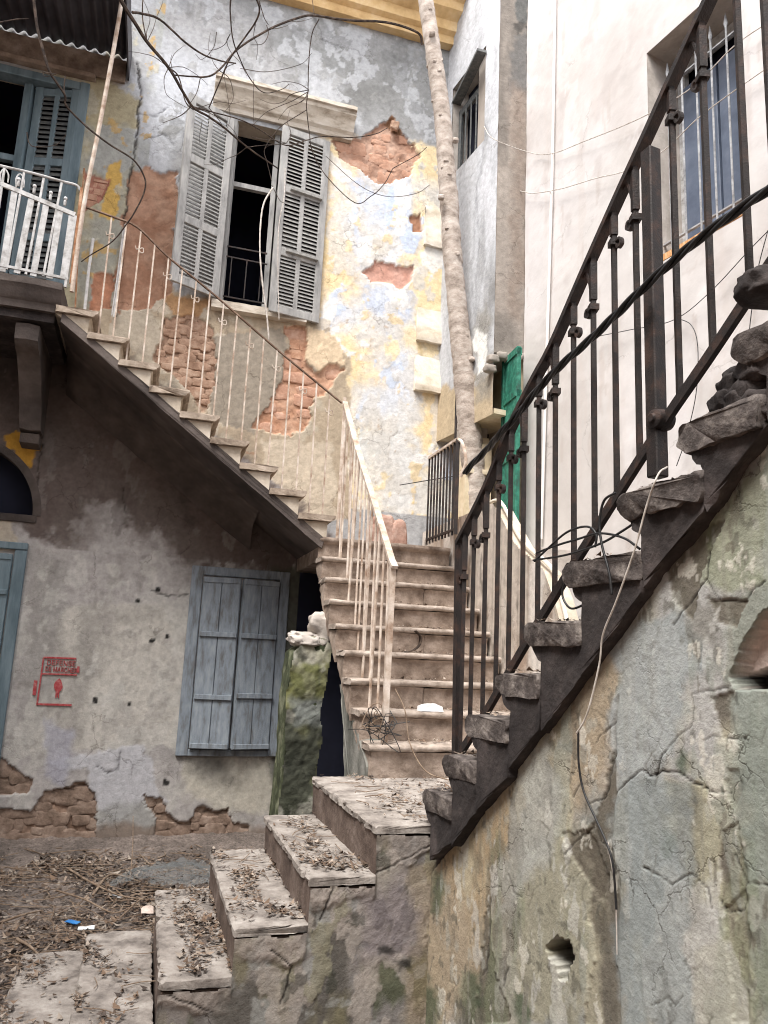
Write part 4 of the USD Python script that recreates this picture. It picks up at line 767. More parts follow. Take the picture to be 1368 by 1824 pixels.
for pl, c, al in (([(1094, 1400), (1238, 1378), (1246, 1540), (1206, 1600), (1226, 1824), (1104, 1824), (1098, 1600)], (130, 136, 136), .6), ([(1094, 1150), (1200, 1080), (1236, 1180), (1180, 1380), (1096, 1410)], (150, 153, 152), .55), ([(1300, 1180), (1368, 1230), (1500, 1240), (1500, 1600), (1345, 1560), (1318, 1400)], (122, 130, 124), .5), ([(905, 1420), (985, 1300), (1000, 1420), (960, 1560), (900, 1640)], (150, 150, 145), .5)):
    w.coat(pl, c, 10, 26, al)
CR = [[(1095, 1412), (1120, 1392), (1148, 1372), (1163, 1385), (1178, 1372), (1212, 1374), (1238, 1392), (1270, 1408), (1300, 1412)], [(1168, 1382), (1180, 1345), (1205, 1316), (1232, 1298), (1238, 1262), (1234, 1239), (1262, 1228), (1300, 1222)],
    [(1262, 986), (1260, 1031), (1236, 1058), (1212, 1092), (1200, 1110)], [(1260, 1033), (1272, 1056), (1283, 1072), (1329, 1071), (1345, 1048), (1366, 1036)], [(1145, 1545), (1180, 1562), (1196, 1574), (1232, 1553), (1262, 1580), (1268, 1620)],
    [(1310, 1522), (1332, 1572), (1368, 1576)], [(1332, 1575), (1322, 1622), (1292, 1626), (1285, 1600)], [(1008, 1522), (1030, 1490), (1058, 1472), (1070, 1500), (1090, 1512)], [(1046, 1432), (1075, 1420), (1098, 1338)], [(1258, 1318), (1272, 1310), (1330, 1312)], [(1160, 1790), (1190, 1776), (1200, 1792), (1215, 1775)],
    [(1080, 1300), (1100, 1285), (1060, 1320)], [(908, 1560), (915, 1590), (930, 1600)], [(760, 1640), (758, 1675)], [(875, 1600), (868, 1700), (860, 1740)], [(1060, 1395), (1030, 1400), (1020, 1420)], [(905, 1720), (898, 1760)]]
for i, ln in enumerate(CR): w.crack(ln, .0024 if i < 10 else .0016, .0045, (44, 40, 36), .95, 12)
for i in range(60):
    r = random.Random(500 + i); x, y = r.uniform(740, 1368), r.uniform(1150, 1824); ln = [(x, y)]
    for j in range(r.randint(2, 5)): x += r.uniform(-16, 16); y += r.uniform(2, 26); ln.append((x, y))
    w.crack(ln, .0012, .003, (70, 64, 54), .8, 10)
def hole(pl, dp, c=(30, 28, 26), jag=4):
    sd = w.dist(pl, jag); k = np.clip(sd / 5 + .5, 0, 1); w.d -= k * dp; kk = np.clip(sd / 3 + .6, 0, 1)[:, None]; w.col = w.col * (1 - kk) + lin(c) * w.f * kk
hole([(978, 1690), (992, 1674), (1014, 1680), (1020, 1710), (1012, 1722), (1010, 1746), (1000, 1744), (996, 1722), (984, 1712)], .16)
hole([(1304, 1200), (1330, 1140), (1362, 1098), (1420, 1050), (1500, 1060), (1500, 1226), (1368, 1226), (1312, 1224)], .06, (190, 172, 164), 5)
hole([(1306, 1204), (1340, 1190), (1368, 1172), (1500, 1120), (1500, 1226), (1312, 1226)], .05, (34, 30, 30), 4)
V = w.P - DN * w.d[:, None]
v_, f_, c_ = compact(V, F2, np.clip(w.col, .01, .9)); part('plaster_face', (v_, f_[:, ::-1]), 'near_plaster', PW, col=c_)
cp = [(-.02, -.1), (2.45, -.1), (2.45, 1.072 + .845 * 2.45 - .46), (-.02, .60)]
part('core', prism(cp, lambda x, y, d: DW(x, d, y), .19, .9), 'mortar', PW)

# ================================================================ the neighbour with the barred shaft window, its pillar
BP = W(2.62, QA, 0); BE = np.array([.40, -.917, 0]); BE /= np.linalg.norm(BE); BN = np.array([BE[1], -BE[0], 0])
def hb(x, y, o=0.): return hit(x, y, BP + BN * o, BN)
def bcoord(P): return np.array([(P - BP) @ BE, P[2]])
def BW(e, z, d): return BP + BE * e + BN * d + Z * z
NB = thing('grey_neighbour_house', 'narrow grey rendered house front with a dark louvred window behind the tree', 'house')
eb = bcoord(hb(886, 300))[0]
win = [bcoord(hb(x, y)) for x, y in ((868, 78), (862, 242), (812, 292), (800, 178))]
WB = (max(.12, min(p[0] for p in win)), max(p[0] for p in win) - .02, win[1][1] - .05, win[0][1])
zb0 = bcoord(hb(772, 790))[1]
us, vs = steps_in(-.02, eb, .016, (WB[0], WB[1])), steps_in(zb0, 9.2, .016, (WB[2], WB[3]))
P2, F2 = grid(us, vs, None, lambda u, v: ~((u > WB[0]) & (u < WB[1]) & (v > WB[2]) & (v < WB[3])))
w = Wall(BP + BE * P2[:, :1] + Z * P2[:, 1:], P2, 190., 61); w.base((196, 198, 202), .82)
w.blot((220, 221, 226), 2., 0, .3, .7, (1, .5)); w.blot((150, 150, 150), 3., .2, .5, .6, (2, .4), 2); w.blot((120, 118, 114), 4., .2, .5, .8, (1.5, .5), 3, np.clip((P2[:, 0] - eb + .22) * 8, 0, 1) * np.clip((5.6 - P2[:, 1]), 0, 1))
w.coat([(740, 700), (890, 670), (900, 860), (740, 860)], (192, 174, 146), 8, 14)
w.coat([(846, 560), (870, 540), (880, 700), (850, 720)], (150, 146, 138), 10, 10, .8); w.coat([(850, 590), (868, 600), (866, 660), (852, 670)], (232, 232, 228), 3, 8)
for ln in ([(862, 225), (858, 300), (850, 330), (852, 420), (848, 560)], [(862, 225), (820, 310), (806, 330)], [(846, 306), (815, 330)], [(862, 226), (880, 250)], [(850, 330), (840, 480), (845, 580)]): w.crack(ln, .003, .005, (104, 104, 106), .8, 8)
w.d += .006 * w.nz(4.) + .003 * w.nz(18.)
v_, f_, c_ = compact(w.P + BN * w.d[:, None], F2, np.clip(w.col, .01, .9)); part('wall', (v_, f_), 'plaster', NB, col=c_)
bfr = lambda x, y, z: BW(x, z, y)
part('wall_core', cat([box(bfr, -.02, eb - .01, -.5, -.30, zb0 + .01, 9.2), box(bfr, -.02, eb - .01, -.30, -.02, zb0 + .012, zb0 + .06)]), 'ochre_pale', NB)
part('lower_wall', box(bfr, -.2, eb + .4, -.52, -.32, 2.0, zb0 + .01), 'cream_stone', NB)
part('window_reveal', cat([box(bfr, WB[0] - .05, WB[0], -.2, -.012, WB[2], WB[3]), box(bfr, WB[1], WB[1] + .05, -.2, -.012, WB[2], WB[3]), box(bfr, WB[0] - .05, WB[1] + .05, -.2, -.012, WB[3], WB[3] + .05), box(bfr, WB[0] - .05, WB[1] + .05, -.2, -.012, WB[2] - .05, WB[2])]), 'concrete', NB)
part('window_recess', box(bfr, WB[0] - .05, WB[1] + .05, -.24, -.20, WB[2], WB[3]), 'room', NB)
ws = part('shutter', cat([chamfer(bfr, WB[0], WB[0] + .05, -.12, -.08, WB[2], WB[3] - .25), chamfer(bfr, WB[1] - .05, WB[1], -.12, -.08, WB[2], WB[3] - .25), chamfer(bfr, WB[0] + .05, WB[1] - .05, -.12, -.08, WB[3] - .33, WB[3] - .25)]), 'dull_slat', NB)
for i in range(6):
    e = WB[0] + .07 + (WB[1] - WB[0] - .14) * i / 5; part('bar', bar(BW(e, WB[2], -.07), BW(e, WB[3] - .33, -.07), .014), 'dull_slat', ws)
part('awning_board', bar(BW(WB[0] - .02, WB[3] - .16, -.05), BW(WB[1] + .02, WB[3] - .10, .06), .10, .03), 'dull_slat', NB)
# the pillar that faces the court
pz = 4.32; P_ = BW(eb, 0, 0); fp = lambda x, y, z: P_ + A * x + B * y + Z * z
wp = (hit(939, 100, P_, B) - P_) @ A
us, vs = steps_in(0, wp + .15, .014), steps_in(4.22, 9.2, .014)
P2, F2 = grid(us, vs, None, lambda u, v: v > 4.30 + .10 * fbm(np.stack([u, v * .3, u * 0], 1), 12, 3, 4) + .05)
w = Wall(P_ + A * P2[:, :1] + Z * P2[:, 1:], P2, 200., 71); w.base((158, 149, 140), .8)
w.blot((176, 166, 156), 1.6, .0, .3, .7, (1, .3)); w.blot((110, 104, 98), 2., .1, .4, .7, (1.4, .3), 2)
w.coat([(918, -100), (945, -100), (942, 30), (934, 40), (920, 30)], (104, 104, 102), 3, 8); w.coat([(912, 60), (940, 50), (938, 160), (914, 170)], (112, 110, 108), 8, 12, .9); w.coat([(915, 40), (935, 32), (940, 50), (922, 56)], (70, 68, 66), 4, 6, .8)
w.coat([(918, 160), (942, 160), (930, 560), (912, 560)], (136, 120, 108), 14, 12, .7); w.coat([(862, 560), (915, 560), (930, 620), (860, 620)], (120, 114, 108), 20, 14, .8)
w.d += .006 * w.nz(3.) + .004 * w.nz(18.)
v_, f_, c_ = compact(w.P - B * w.d[:, None], F2, np.clip(w.col, .01, .9)); part('pillar_face', (v_, f_), 'plaster', NB, col=c_)
part('pillar_core', box(fp, .0, wp + .15, .03, .5, 4.36, 9.2), 'pillar_plaster', NB)
part('broken_render', cat([rock(fp(x, .02, z), (.055, .045, .035), 300 + i, .3, 2, (A, B, Z)) for i, (x, z) in enumerate([(.0, 4.30), (.08, 4.34), (.17, 4.33), (.24, 4.36), (-.03, 4.2)])]), 'pillar_plaster', NB, smooth=40)
# ochre door surround under it
for i, (z0, z1, d, m) in enumerate([(2.45, 3.30, .36, 'ochre_pale'), (3.305, 3.35, .33, 'ochre_pale'), (3.355, 3.60, .36, 'ochre_pale'), (3.605, 3.68, .42, 'ochre_pale'), (3.685, 3.85, .46, 'pillar_plaster')]):
    part('door_surround', worn([(-.10, d), (.16, d), (.16, .6), (-.10, .6)], lambda x, y, dd: P_ + A * x + B * y + Z * dd, z0, z1, .004, .05, 320 + i, 9.), m, NB, smooth=40)
part('doorway_recess', box(fp, -.1, wp + .3, .62, .66, 2.4, 4.4), 'dark_stone', NB)
GD = thing('green_door', 'narrow green painted door leaf standing open against the white wall', 'door')
hd = hit(927, 604, P_ - B * .25, B); hd[2] = 0
ga = hit(925, 620, P_ - B * .22, B); gb_ = hit(901, 640, P_ + B * .10, B)
zt_, zb_ = ga[2] + .02, 2.52
d_ = (gb_ - ga); d_[2] = 0; wd_ = np.linalg.norm(d_); d_ /= wd_; n_ = np.array([d_[1], -d_[0], 0]); g0 = ga * [1, 1, 0]
gfr = lambda x, y, z: g0 + d_ * x + n_ * y + Z * z
part('leaf', chamfer(gfr, 0, wd_, -.02, .02, zb_, zt_, .004), 'green_paint', GD)
part('rail', cat([chamfer(gfr, .0, wd_, -.03, .03, z, z + .07, .004) for z in (zb_ + .02, (zb_ + zt_) / 2 - .1, (zb_ + zt_) / 2 + .45, zt_ - .08)]), 'green_paint', GD)
part('stile', chamfer(gfr, wd_ - .03, wd_ + .012, -.035, .035, zb_, zt_ + .003, .004), 'green_paint', GD)
part('latch', cat([bar(gfr(wd_ - .05, -.05, z), gfr(wd_ + .03, -.05, z), .02) for z in (3.1, 3.45)]), 'iron', GD)

# ================================================================ the pale house on the right
CE = np.array([.438, -.899, 0]); CE /= np.linalg.norm(CE); CN = np.array([CE[1], -CE[0], 0]); CP0 = hit(938, 200, P_ - B * .01, B) * [1, 1, 0]
def hc(x, y, o=0.): return hit(x, y, CP0 + CN * o, CN)
def cc(P): return np.array([(P - CP0) @ CE, P[2]])
def CW(e, z, d): return CP0 + CE * e + CN * d + Z * z
PH = thing('white_house', 'pale pinkish white rendered house wall with a deep window behind iron bars', 'house')
cw0, cw1, ct, cb_ = cc(hc(1152, 95))[0], cc(hc(1330, 300))[0], cc(hc(1152, 95))[1], cc(hc(1205, 452))[1]
us, vs = steps_in(0, 4.2, .02, (cw0, cw1)), steps_in(-.1, 9.2, .02, (cb_, ct))
P2, F2 = grid(us, vs, None, lambda u, v: ~((u > cw0) & (u < cw1) & (v > cb_) & (v < ct)))
w = Wall(CP0 + CE * P2[:, :1] + Z * P2[:, 1:], P2, 220., 81); w.base((222, 217, 214), .73)
w.blot((232, 227, 226), 1.2, -.05, .3, .7, (1, .7)); w.blot((206, 198, 193), 1.5, .1, .4, .6, (1, .5), 2); w.blot((196, 186, 182), 5., .3, .5, .4, (1, .7), 3)
w.coat([(900, 600), (1030, 560), (1060, 1000), (900, 1100)], (208, 200, 194), 40, 24, .6)
for ln in ([(928, 642), (945, 640), (970, 648)], [(940, 275), (985, 276)], [(1330, 60), (1335, 200), (1330, 330), (1335, 480)]): w.crack(ln, .003, .005, (170, 160, 154), .7, 6)
w.flake((216, 206, 200), 2.2, .16, .35, (3., .25), 91, None, .0); w.flake((236, 231, 229), 3., .17, .4, (1, .7), 92, None, .0012); w.flake((200, 188, 180), 6., .24, .4, (2.5, .3), 93, None, .0); w.flake((206, 196, 190), 12., .27, .4, (1, 1), 94, None, -.001)
ed_ = np.clip(np.hypot(np.maximum(np.maximum(cw0 - P2[:, 0], P2[:, 0] - cw1), 0), np.maximum(np.maximum(cb_ - P2[:, 1], P2[:, 1] - ct), 0)) / .06, 0, 1)
w.d += .014 * w.nz(1.4) + .008 * w.nz(4.5, 4) + .0035 * w.nz(16.); w.d *= ed_
v_, f_, c_ = compact(w.P + CN * w.d[:, None], F2, np.clip(w.col, .01, .9)); part('wall', (v_, f_), 'smooth_plaster', PH, col=c_)
cfr = lambda x, y, z: CW(x, z, y)
part('window_reveal', cat([box(cfr, cw0 - .02, cw0, -.42, -.004, cb_ - .02, ct + .02), box(cfr, cw1, cw1 + .02, -.42, -.004, cb_ - .02, ct + .02), box(cfr, cw0, cw1, -.42, -.004, ct, ct + .02), box(cfr, cw0, cw1, -.42, -.004, cb_ - .02, cb_)]), 'concrete', PH)
part('wall_end', box(cfr, 0.003, .05, -.35, -.012, 2.4, 9.2), 'concrete', PH)
part('window_recess', box(cfr, cw0 - .1, cw1 + .1, -.48, -.42, cb_ - .1, ct + .1), 'room', PH)
wf = part('window_frame', cat([chamfer(cfr, cw0, cw0 + .07, -.38, -.32, cb_, ct), chamfer(cfr, cw1 - .07, cw1, -.38, -.32, cb_, ct), chamfer(cfr, cw0 + .07, cw1 - .07, -.38, -.32, ct - .08, ct), chamfer(cfr, cw0 + .07, cw1 - .07, -.38, -.32, cb_, cb_ + .08)]), 'white_iron', PH)
mid = (cw0 + cw1) / 2
part('shutter', chamfer(cfr, cw0 + .09, mid - .01, -.31, -.27, cb_ + .04, ct - .28, .005), 'window_blue', PH); part('shutter', chamfer(cfr, mid + .01, cw1 - .04, -.31, -.27, cb_ + .04, ct - .28, .005), 'window_blue', PH)
part('sill_plank', bar(CW(cw0 + .02, cb_ + .03, -.05), CW(cw1 + .01, cb_ + .045, -.06), .10, .05), 'plank_wood', PH)
GR = thing('window_grille', 'white iron window grille with spear points in the pale wall', 'grille')
nb = 6
for i in range(nb):
    e = cw0 + .09 + (cw1 - cw0 - .16) * i / (nb - 1)
    part('bar', tube([CW(e, cb_ + .05, -.12), CW(e, ct - .22, -.12), CW(e, ct - .19, -.12), CW(e, ct - .10, -.12)], [.008, .008, .016, .001], 7), 'grey_iron', GR, smooth=30)
for z in (cb_ + .22, ct - .30): part('cross_bar', bar(CW(cw0, z, -.135), CW(cw1, z, -.135), .025, .012), 'grey_iron', GR)
dp = [hc(x, y, .025) for x, y in ((994, -60), (990, 150), (984, 290), (980, 420), (975, 560), (968, 700))]
solo('drain_pipe', tube([hc(990, -80, .03), hc(984, 290, .03), hc(976, 560, .03), hc(964, 960, .03)], .013, 10), 'wall_pipe', 'slim white painted pipe running down the pale wall', 'pipe', smooth=40)

# ---- plastered parapet on the right of the middle flight
PR = thing('stair_parapet', 'peeling pale plaster parapet on the right of the middle flight', 'wall')
us, vs = steps_in(4.25, 6.9, .014), steps_in(.2, 3.0, .014)
tl = lambda u: np.interp(u, [4.25, 4.40, 4.52, 4.95, 5.30, 6.9], [1.75, 2.05, 2.22, 2.46, 2.80, 2.80])
P2, F2 = grid(us, vs, None, lambda u, v: v < tl(u) + .03 * fbm(np.stack([u, v * .3, 0 * u], 1), 9, 3, 5))
w = Wall(A * 2.44 + B * P2[:, :1] + Z * P2[:, 1:], P2, 260., 91); w.base((196, 184, 172), .75)
w.blot((228, 220, 212), 3., .0, .3, .8, (1.6, .5)); w.blot((140, 122, 108), 4., .12, .34, .8, (2.2, .4), 2); w.blot((104, 98, 90), 6., .22, .4, .7, (2., .5), 3); w.blot((150, 120, 96), 3., .2, .5, .6, (1.5, .6), 4)
for i in range(9):
    u0 = 4.3 + i * .14; w.col *= (1 - .35 * np.exp(-((P2[:, 0] - u0 - .02 * w.nz(3.)) / .008) ** 2))[:, None]
w.d += .008 * w.nz(5.) + .006 * w.nz(20.)
v_, f_, c_ = compact(w.P - A * w.d[:, None], F2, np.clip(w.col, .01, .9)); part('plaster_face', (v_, f_), 'plaster', PR, col=c_)
part('core', prism([(4.25, .2), (6.9, .2), (6.9, 2.77), (5.30, 2.77), (4.95, 2.43), (4.52, 2.19), (4.4, 2.02), (4.25, 1.72)], lambda x, y, d: W(2.44 + d, x, y), .02, .16), 'cream_stone', PR)
part('coping', tube(spline([W(2.50, q, z) for q, z in ((4.25, 1.76), (4.40, 2.07), (4.52, 2.24), (4.95, 2.48), (5.30, 2.82), (5.6, 2.84))], 5), [.014] * 26, 8), 'pale_plaster', PR, smooth=40)

# ================================================================ houses closing the court on the left and behind the viewer
CH = thing('court_house', 'plain rendered house front closing the court on the left and behind', 'house')
part('wall', box(lambda x, y, z: W(x, y, z), -4.3, -3.9, -5.0, QA, -.1, 9.0), 'pillar_plaster', CH); part('wall', box(lambda x, y, z: W(x, y, z), -3.9, 6.5, -5.4, -5.0, -.1, 8.0), 'pillar_plaster', CH)

# ================================================================ railings
SR = thing('side_railing', 'black iron railing of thin balusters with scrolled collars up the side stair', 'railing')
RO = .10
rp = lambda x, y: ad(x, y, RO)
hand = np.array([rp(*p) for p in ((818, 968), (868, 868), (905, 776), (930, 722), (958, 668), (985, 618), (1040, 492), (1100, 358), (1150, 250), (1200, 140), (1262, 5), (1300, -78), (1400, -300))])
hs = spline(hand, 4)
up_ = DN
def ribbon(P, wd, th, nrm):
    """flat bar following P: wd across (towards nrm), th thick"""
    P = np.asarray(P); T = np.gradient(P, axis=0); T /= np.linalg.norm(T, axis=1, keepdims=True); S = np.cross(T, nrm); S /= np.linalg.norm(S, axis=1, keepdims=True); V = []
    for p, s in zip(P, S):
        for a_, b_ in ((-1, -1), (1, -1), (1, 1), (-1, 1)): V.append(p + nrm * a_ * wd / 2 + s * b_ * th / 2)
    F = []
    for i in range(len(P) - 1):
        for j in range(4): a_, b_ = i * 4 + j, i * 4 + (j + 1) % 4; F += [[a_, b_, b_ + 4], [a_, b_ + 4, a_ + 4]]
    e = (len(P) - 1) * 4; F += [[0, 2, 1], [0, 3, 2], [e, e + 1, e + 2], [e, e + 2, e + 3]]
    return trimesh.Trimesh(np.array(V), np.array(F), process=False)
part('handrail', ribbon(hs, .042, .020, DN), 'iron', SR)
lowp = np.array([rp(*p) for p in ((818, 1345), (870, 1262), (935, 1150), (1000, 1042), (1090, 898), (1178, 760), (1260, 640), (1335, 527), (1500, 280))])
part('lower_rail', ribbon(spline(lowp, 3), .020, .030, DN), 'iron', SR)
def rail_at(P, e):
    E_ = (P - D0) @ DE; i = int(np.clip(np.searchsorted(E_, e), 1, len(P) - 1)); t = (e - E_[i - 1]) / (E_[i] - E_[i - 1]); return P[i - 1] + (P[i] - P[i - 1]) * t
nw = part('newel_post', bar(rp(812, 1402), rp(818, 962), .030), 'iron', SR)
part('newel_post', chamfer(lambda x, y, z: D0 + DE * (de(rp(1166, 600))[0] + x) + DN * (RO + y) + Z * z, -.024, .024, -.024, .024, rp(1175, 850)[2], rp(1158, 268)[2], .004), 'iron', SR, label='thick square newel post with a bolted boss near its foot')
bs = rp(1178, 748); m = trimesh.creation.revolve(np.array([[0, -.035], [.030, -.03], [.033, 0], [.030, .03], [.016, .036], [.012, .044], [0, .044]]), sections=20)
R4 = np.eye(4); R4[:3, 0], R4[:3, 1], R4[:3, 2], R4[:3, 3] = DE, Z, -DN, bs - DN * .0; m.apply_transform(R4); part('boss', m, 'iron', SR, smooth=35)
BX = [(824, 1), (841, 0), (863, 1), (886, 0), (908, 0), (932, 1), (959, 0), (989, 1), (1022, 0), (1058, 1), (1096, 0), (1135, 1), (1203, 0), (1259, 1), (1322, 0), (1368, 1)]
HY = lambda x: np.interp(x, [818, 868, 905, 930, 958, 985, 1040, 1100, 1150, 1200, 1262, 1300, 1400], [968, 868, 776, 722, 668, 618, 492, 358, 250, 140, 5, -78, -300])
LY = lambda x: np.interp(x, [818, 870, 935, 1000, 1090, 1178, 1260, 1335, 1500], [1345, 1262, 1150, 1042, 898, 760, 640, 527, 280])
for i, (x, kind) in enumerate(BX):
    e = de(rp(x, (HY(x) + LY(x)) / 2))[0]; pt, pl_ = rail_at(hs, e), rail_at(lowp, e)
    if x < 900: pl_ = pl_ - Z * .0
    r = .0085; p = part('baluster', bar(pl_, pt - Z * .012, 2 * r), 'iron', SR)
    zc = .175 if kind else .10; c0 = pt - Z * (zc + .03)
    part('collar', cat([bar(c0 - Z * .011, c0 + Z * .011, .034, .034), bar(c0 + Z * .03, pt - Z * .03, .024)]), 'iron', p)
    sgn = -1 if kind else 1
    sc = spline([c0 + DE * sgn * .010 + Z * .0, c0 + DE * sgn * .034 + Z * .004, c0 + DE * sgn * .040 - Z * .018, c0 + DE * sgn * .024 - Z * .026, c0 + DE * sgn * .018 - Z * .012], 4)
    part('scroll', cat([ribbon(sc, .016, .008, DN), ribbon(spline([pt - Z * .02 - DE * .05 - Z * .045, c0 * .3 + pt * .7 - DE * .03, c0 + Z * .05 - DE * .004], 4), .014, .007, DN)]) if kind else ribbon(sc, .016, .008, DN), 'iron', p)
KB = thing('black_cable', 'thick twisted black electric cable slung along the side railing', 'cable')
cpx = [(828, 842), (846, 822), (868, 800), (895, 768), (922, 738), (960, 692), (1000, 650), (1050, 606), (1100, 558), (1160, 500), (1240, 430), (1310, 378), (1380, 330), (1500, 240)]
cpt = spline([ad(x, y, .03 + .05 * (i < 3)) for i, (x, y) in enumerate(cpx)], 10)
T = np.gradient(cpt, axis=0); T /= np.linalg.norm(T, axis=1, keepdims=True); N1 = np.cross(T, DN); N1 /= np.linalg.norm(N1, axis=1, keepdims=True); ln = np.concatenate([[0], np.cumsum(np.linalg.norm(np.diff(cpt, axis=0), axis=1))])
for k in range(3):
    ph = ln / .055 + k * 2.094; part('strand', tube(cpt + .008 * (np.cos(ph)[:, None] * N1 + np.sin(ph)[:, None] * DN), .0075, 6), 'cable', KB, smooth=True)

RC = 'railings of the old stair'
UR = thing('upper_railing', 'thin rusty stair railing with little scrolls along the upper flight', 'railing')
QR = 6.13
up = [aq(x, y, QR) for x, y in ((150, 368), (200, 386), (245, 405), (300, 458), (385, 528), (500, 628), (609, 718))]
part('handrail', ribbon(spline(up, 4), .024, .010, B), 'brown_iron', UR)
us_ = np.array([sq(p) for p in up])
i = 0
for s in np.arange(-.60, 1.40, .118):
    zt2 = np.interp(s, us_[:, 0], us_[:, 2]); j = int(np.clip(math.floor((1.38 - s) / .25) + 1, 0, 9)); zb2 = zl + .18 * j + .002
    part('baluster', bar(W(s + .012 * rg.randn() * .3, QR, zb2), W(s, QR, zt2 - .004), .012), 'rusty_iron', UR)
    if i % 2 == 0:
        c0 = W(s, QR, zt2 - .16); part('scroll', ribbon(spline([c0, c0 + A * .03 + Z * .01, c0 + A * .035 - Z * .025, c0 + A * .012 - Z * .03, c0, c0 - A * .02 - Z * .01, c0 - A * .03 + Z * .02], 3), .012, .005, B), 'rusty_iron', UR)
    i += 1
MR = thing('middle_railing', 'leaning pale rusty railing on the left edge of the middle flight', 'railing')
SM = 1.415
hp = [W(SM, q, z) for q, z in ((4.49, 2.15), (4.56, 2.20), (5.0, 2.63), (5.6, 3.20), (6.10, 3.72))]
part('handrail', ribbon(hp, .042, .022, A), 'rusty_iron', MR)
part('newel_post', bar(W(SM, 4.56, 1.10), W(SM, 4.53, 2.17), .034), 'rusty_iron', MR); part('newel_post', bar(W(SM, 6.10, 2.55), W(SM, 6.10, 3.76), .024), 'rusty_iron', MR)
for q in np.arange(4.63, 6.08, .108):
    k = int(np.clip((q - q0f) // tq, 0, 7)); zt2 = np.interp(q, [4.49, 6.10], [2.13, 3.70]); part('baluster', bar(W(SM + .012 * rg.randn(), q + .03 * rg.rand(), z0f + rz * k + .002), W(SM, q, zt2), .013), 'rusty_iron', MR)
LR = thing('landing_railing', 'short dark iron guard rail of close bars on the back landing beside the tree', 'railing')
la, lb = asx(765, 822, 2.20), asx(816, 776, 2.20); zr = .5 * (la[2] + lb[2]); qa_, qb_ = la @ B, lb @ B
part('top_rail', bar(W(2.20, qb_, zr), W(2.20, qa_, zr), .03, .02), 'rusty_iron', LR)
for q in np.linspace(qb_, qa_, 10): part('bar', bar(W(2.20, q, zr - .76), W(2.20, q, zr), .016 if q > qb_ + .01 else .03), 'iron', LR)
part('bottom_rail', bar(W(2.20, qb_, zr - .72), W(2.20, qa_, zr - .72), .018), 'iron', LR)
part('end_bracket', tube(spline([W(2.20, qb_, zr), W(2.215, qb_ - .06, zr - .05), W(2.23, qb_ - .1, zr - .2), W(2.2, qb_ - .07, zr - .32)], 4), .014, 7), 'rusty_iron', LR, smooth=40)

# ================================================================ tree and bare creepers
TT = thing('tree', 'bare ringed grey tree trunk leaning up between the old house and the white house', 'tree')
tp = spline([aq(x, y, 6.45) for x, y in ((740, -120), (758, 0), (773, 100), (787, 200), (797, 320), (806, 450), (816, 560), (828, 680), (840, 800), (846, 880))] + [W(2.80, 6.45, 2.6), W(2.82, 6.45, 1.0)], 10)
n_t = len(tp); rr = np.interp(np.linspace(0, 1, n_t), [0, .15, .5, .75, 1], [.072, .080, .094, .108, .125])
rr = rr * (1 + .12 * (meshkit.noise(np.column_stack([np.arange(n_t) * .9, np.zeros(n_t), np.zeros(n_t)]), 3) - .5) + .012 * (np.random.RandomState(2).rand(n_t) > .72))
tp = spline(tp[::2], 5); rr = np.interp(np.linspace(0, 1, len(tp)), np.linspace(0, 1, n_t), rr); tm = tube(tp, rr, 22); tm.vertices += .013 * np.stack([fbm(tm.vertices, 7, 4, 60 + k) for k in range(3)], 1) + .012 * np.stack([fbm(tm.vertices * [1, 1, 2.5], 26, 3, 70 + k) for k in range(3)], 1)
part('trunk', tm, 'bark', TT, smooth=True)
for i in range(14):
    r_ = random.Random(i + 3); k = int(r_.uniform(.04, .72) * len(tp)); an_ = r_.uniform(2.6, 5.6); part('knot', rock(tp[k] + (A * math.cos(an_) + B * math.sin(an_)) * rr[k] * .93, (.018 * r_.uniform(.6, 1.5), .018, .014 * r_.uniform(.6, 1.4)), 430 + i, .3, 2), 'bark', TT, smooth=50)
for i, (x, y, sgn) in enumerate(((786, 352, -1), (770, 60, -1), (812, 250, 1), (840, 640, -1))):
    c = aq(x, y, 6.36); part('knot', rock(c, (.03, .03, .022), 400 + i, .3, 2), 'bark', TT, smooth=50)
CV = thing('bare_creeper', 'dark leafless creeper stems tangled across the top of the old house front', 'creeper')
def stem(pxs, q, r0, r1, m='twig', parent=CV, name='stem', k=6):
    qs_ = np.interp(np.linspace(0, 1, len(pxs)), np.linspace(0, 1, len(np.atleast_1d(q))), np.atleast_1d(q)); P = spline([aq(x, y, qq) for (x, y), qq in zip(pxs, qs_)], 6)
    P = P + .006 * np.stack([fbm(P, 9, 3, 3 + k_) for k_ in range(3)], 1); part(name, tube(P, np.linspace(r0, r1, len(P)), k), m, parent, smooth=40)
stem([(190, -60), (215, 0), (240, 40), (262, 75), (300, 120), (325, 162), (345, 192), (372, 208), (405, 232), (440, 262), (495, 300)], (5.0, 5.4, 6.2), .016, .006)
stem([(236, 22), (252, 24), (285, 35), (330, 75), (362, 97), (392, 108), (420, 113)], (5.2, 5.6), .010, .005)
stem([(752, 80), (744, 58), (690, 40), (620, 36), (560, 28), (530, 32), (480, 52), (425, 86), (395, 120), (372, 136), (340, 136), (308, 133)], (6.3, 6.0, 5.6), .013, .006)
stem([(446, -20), (462, 12), (455, 40), (430, 75), (408, 108), (390, 150), (372, 192)], (5.2, 5.8), .008, .005)
stem([(412, -10), (410, 20), (414, 65), (425, 100), (445, 140), (470, 165), (500, 160), (515, 150)], (5.3, 5.8), .006, .003)
stem([(568, 34), (556, 60), (550, 110), (549, 160), (546, 190), (551, 235), (556, 268), (580, 312), (632, 361), (660, 350), (684, 328), (700, 300)], (5.9, 6.3), .005, .004)
stem([(337, 188), (380, 200), (430, 214), (468, 234), (510, 259), (545, 250), (575, 243), (630, 245), (670, 238), (690, 228)], (6.4, 6.7), .006, .004)
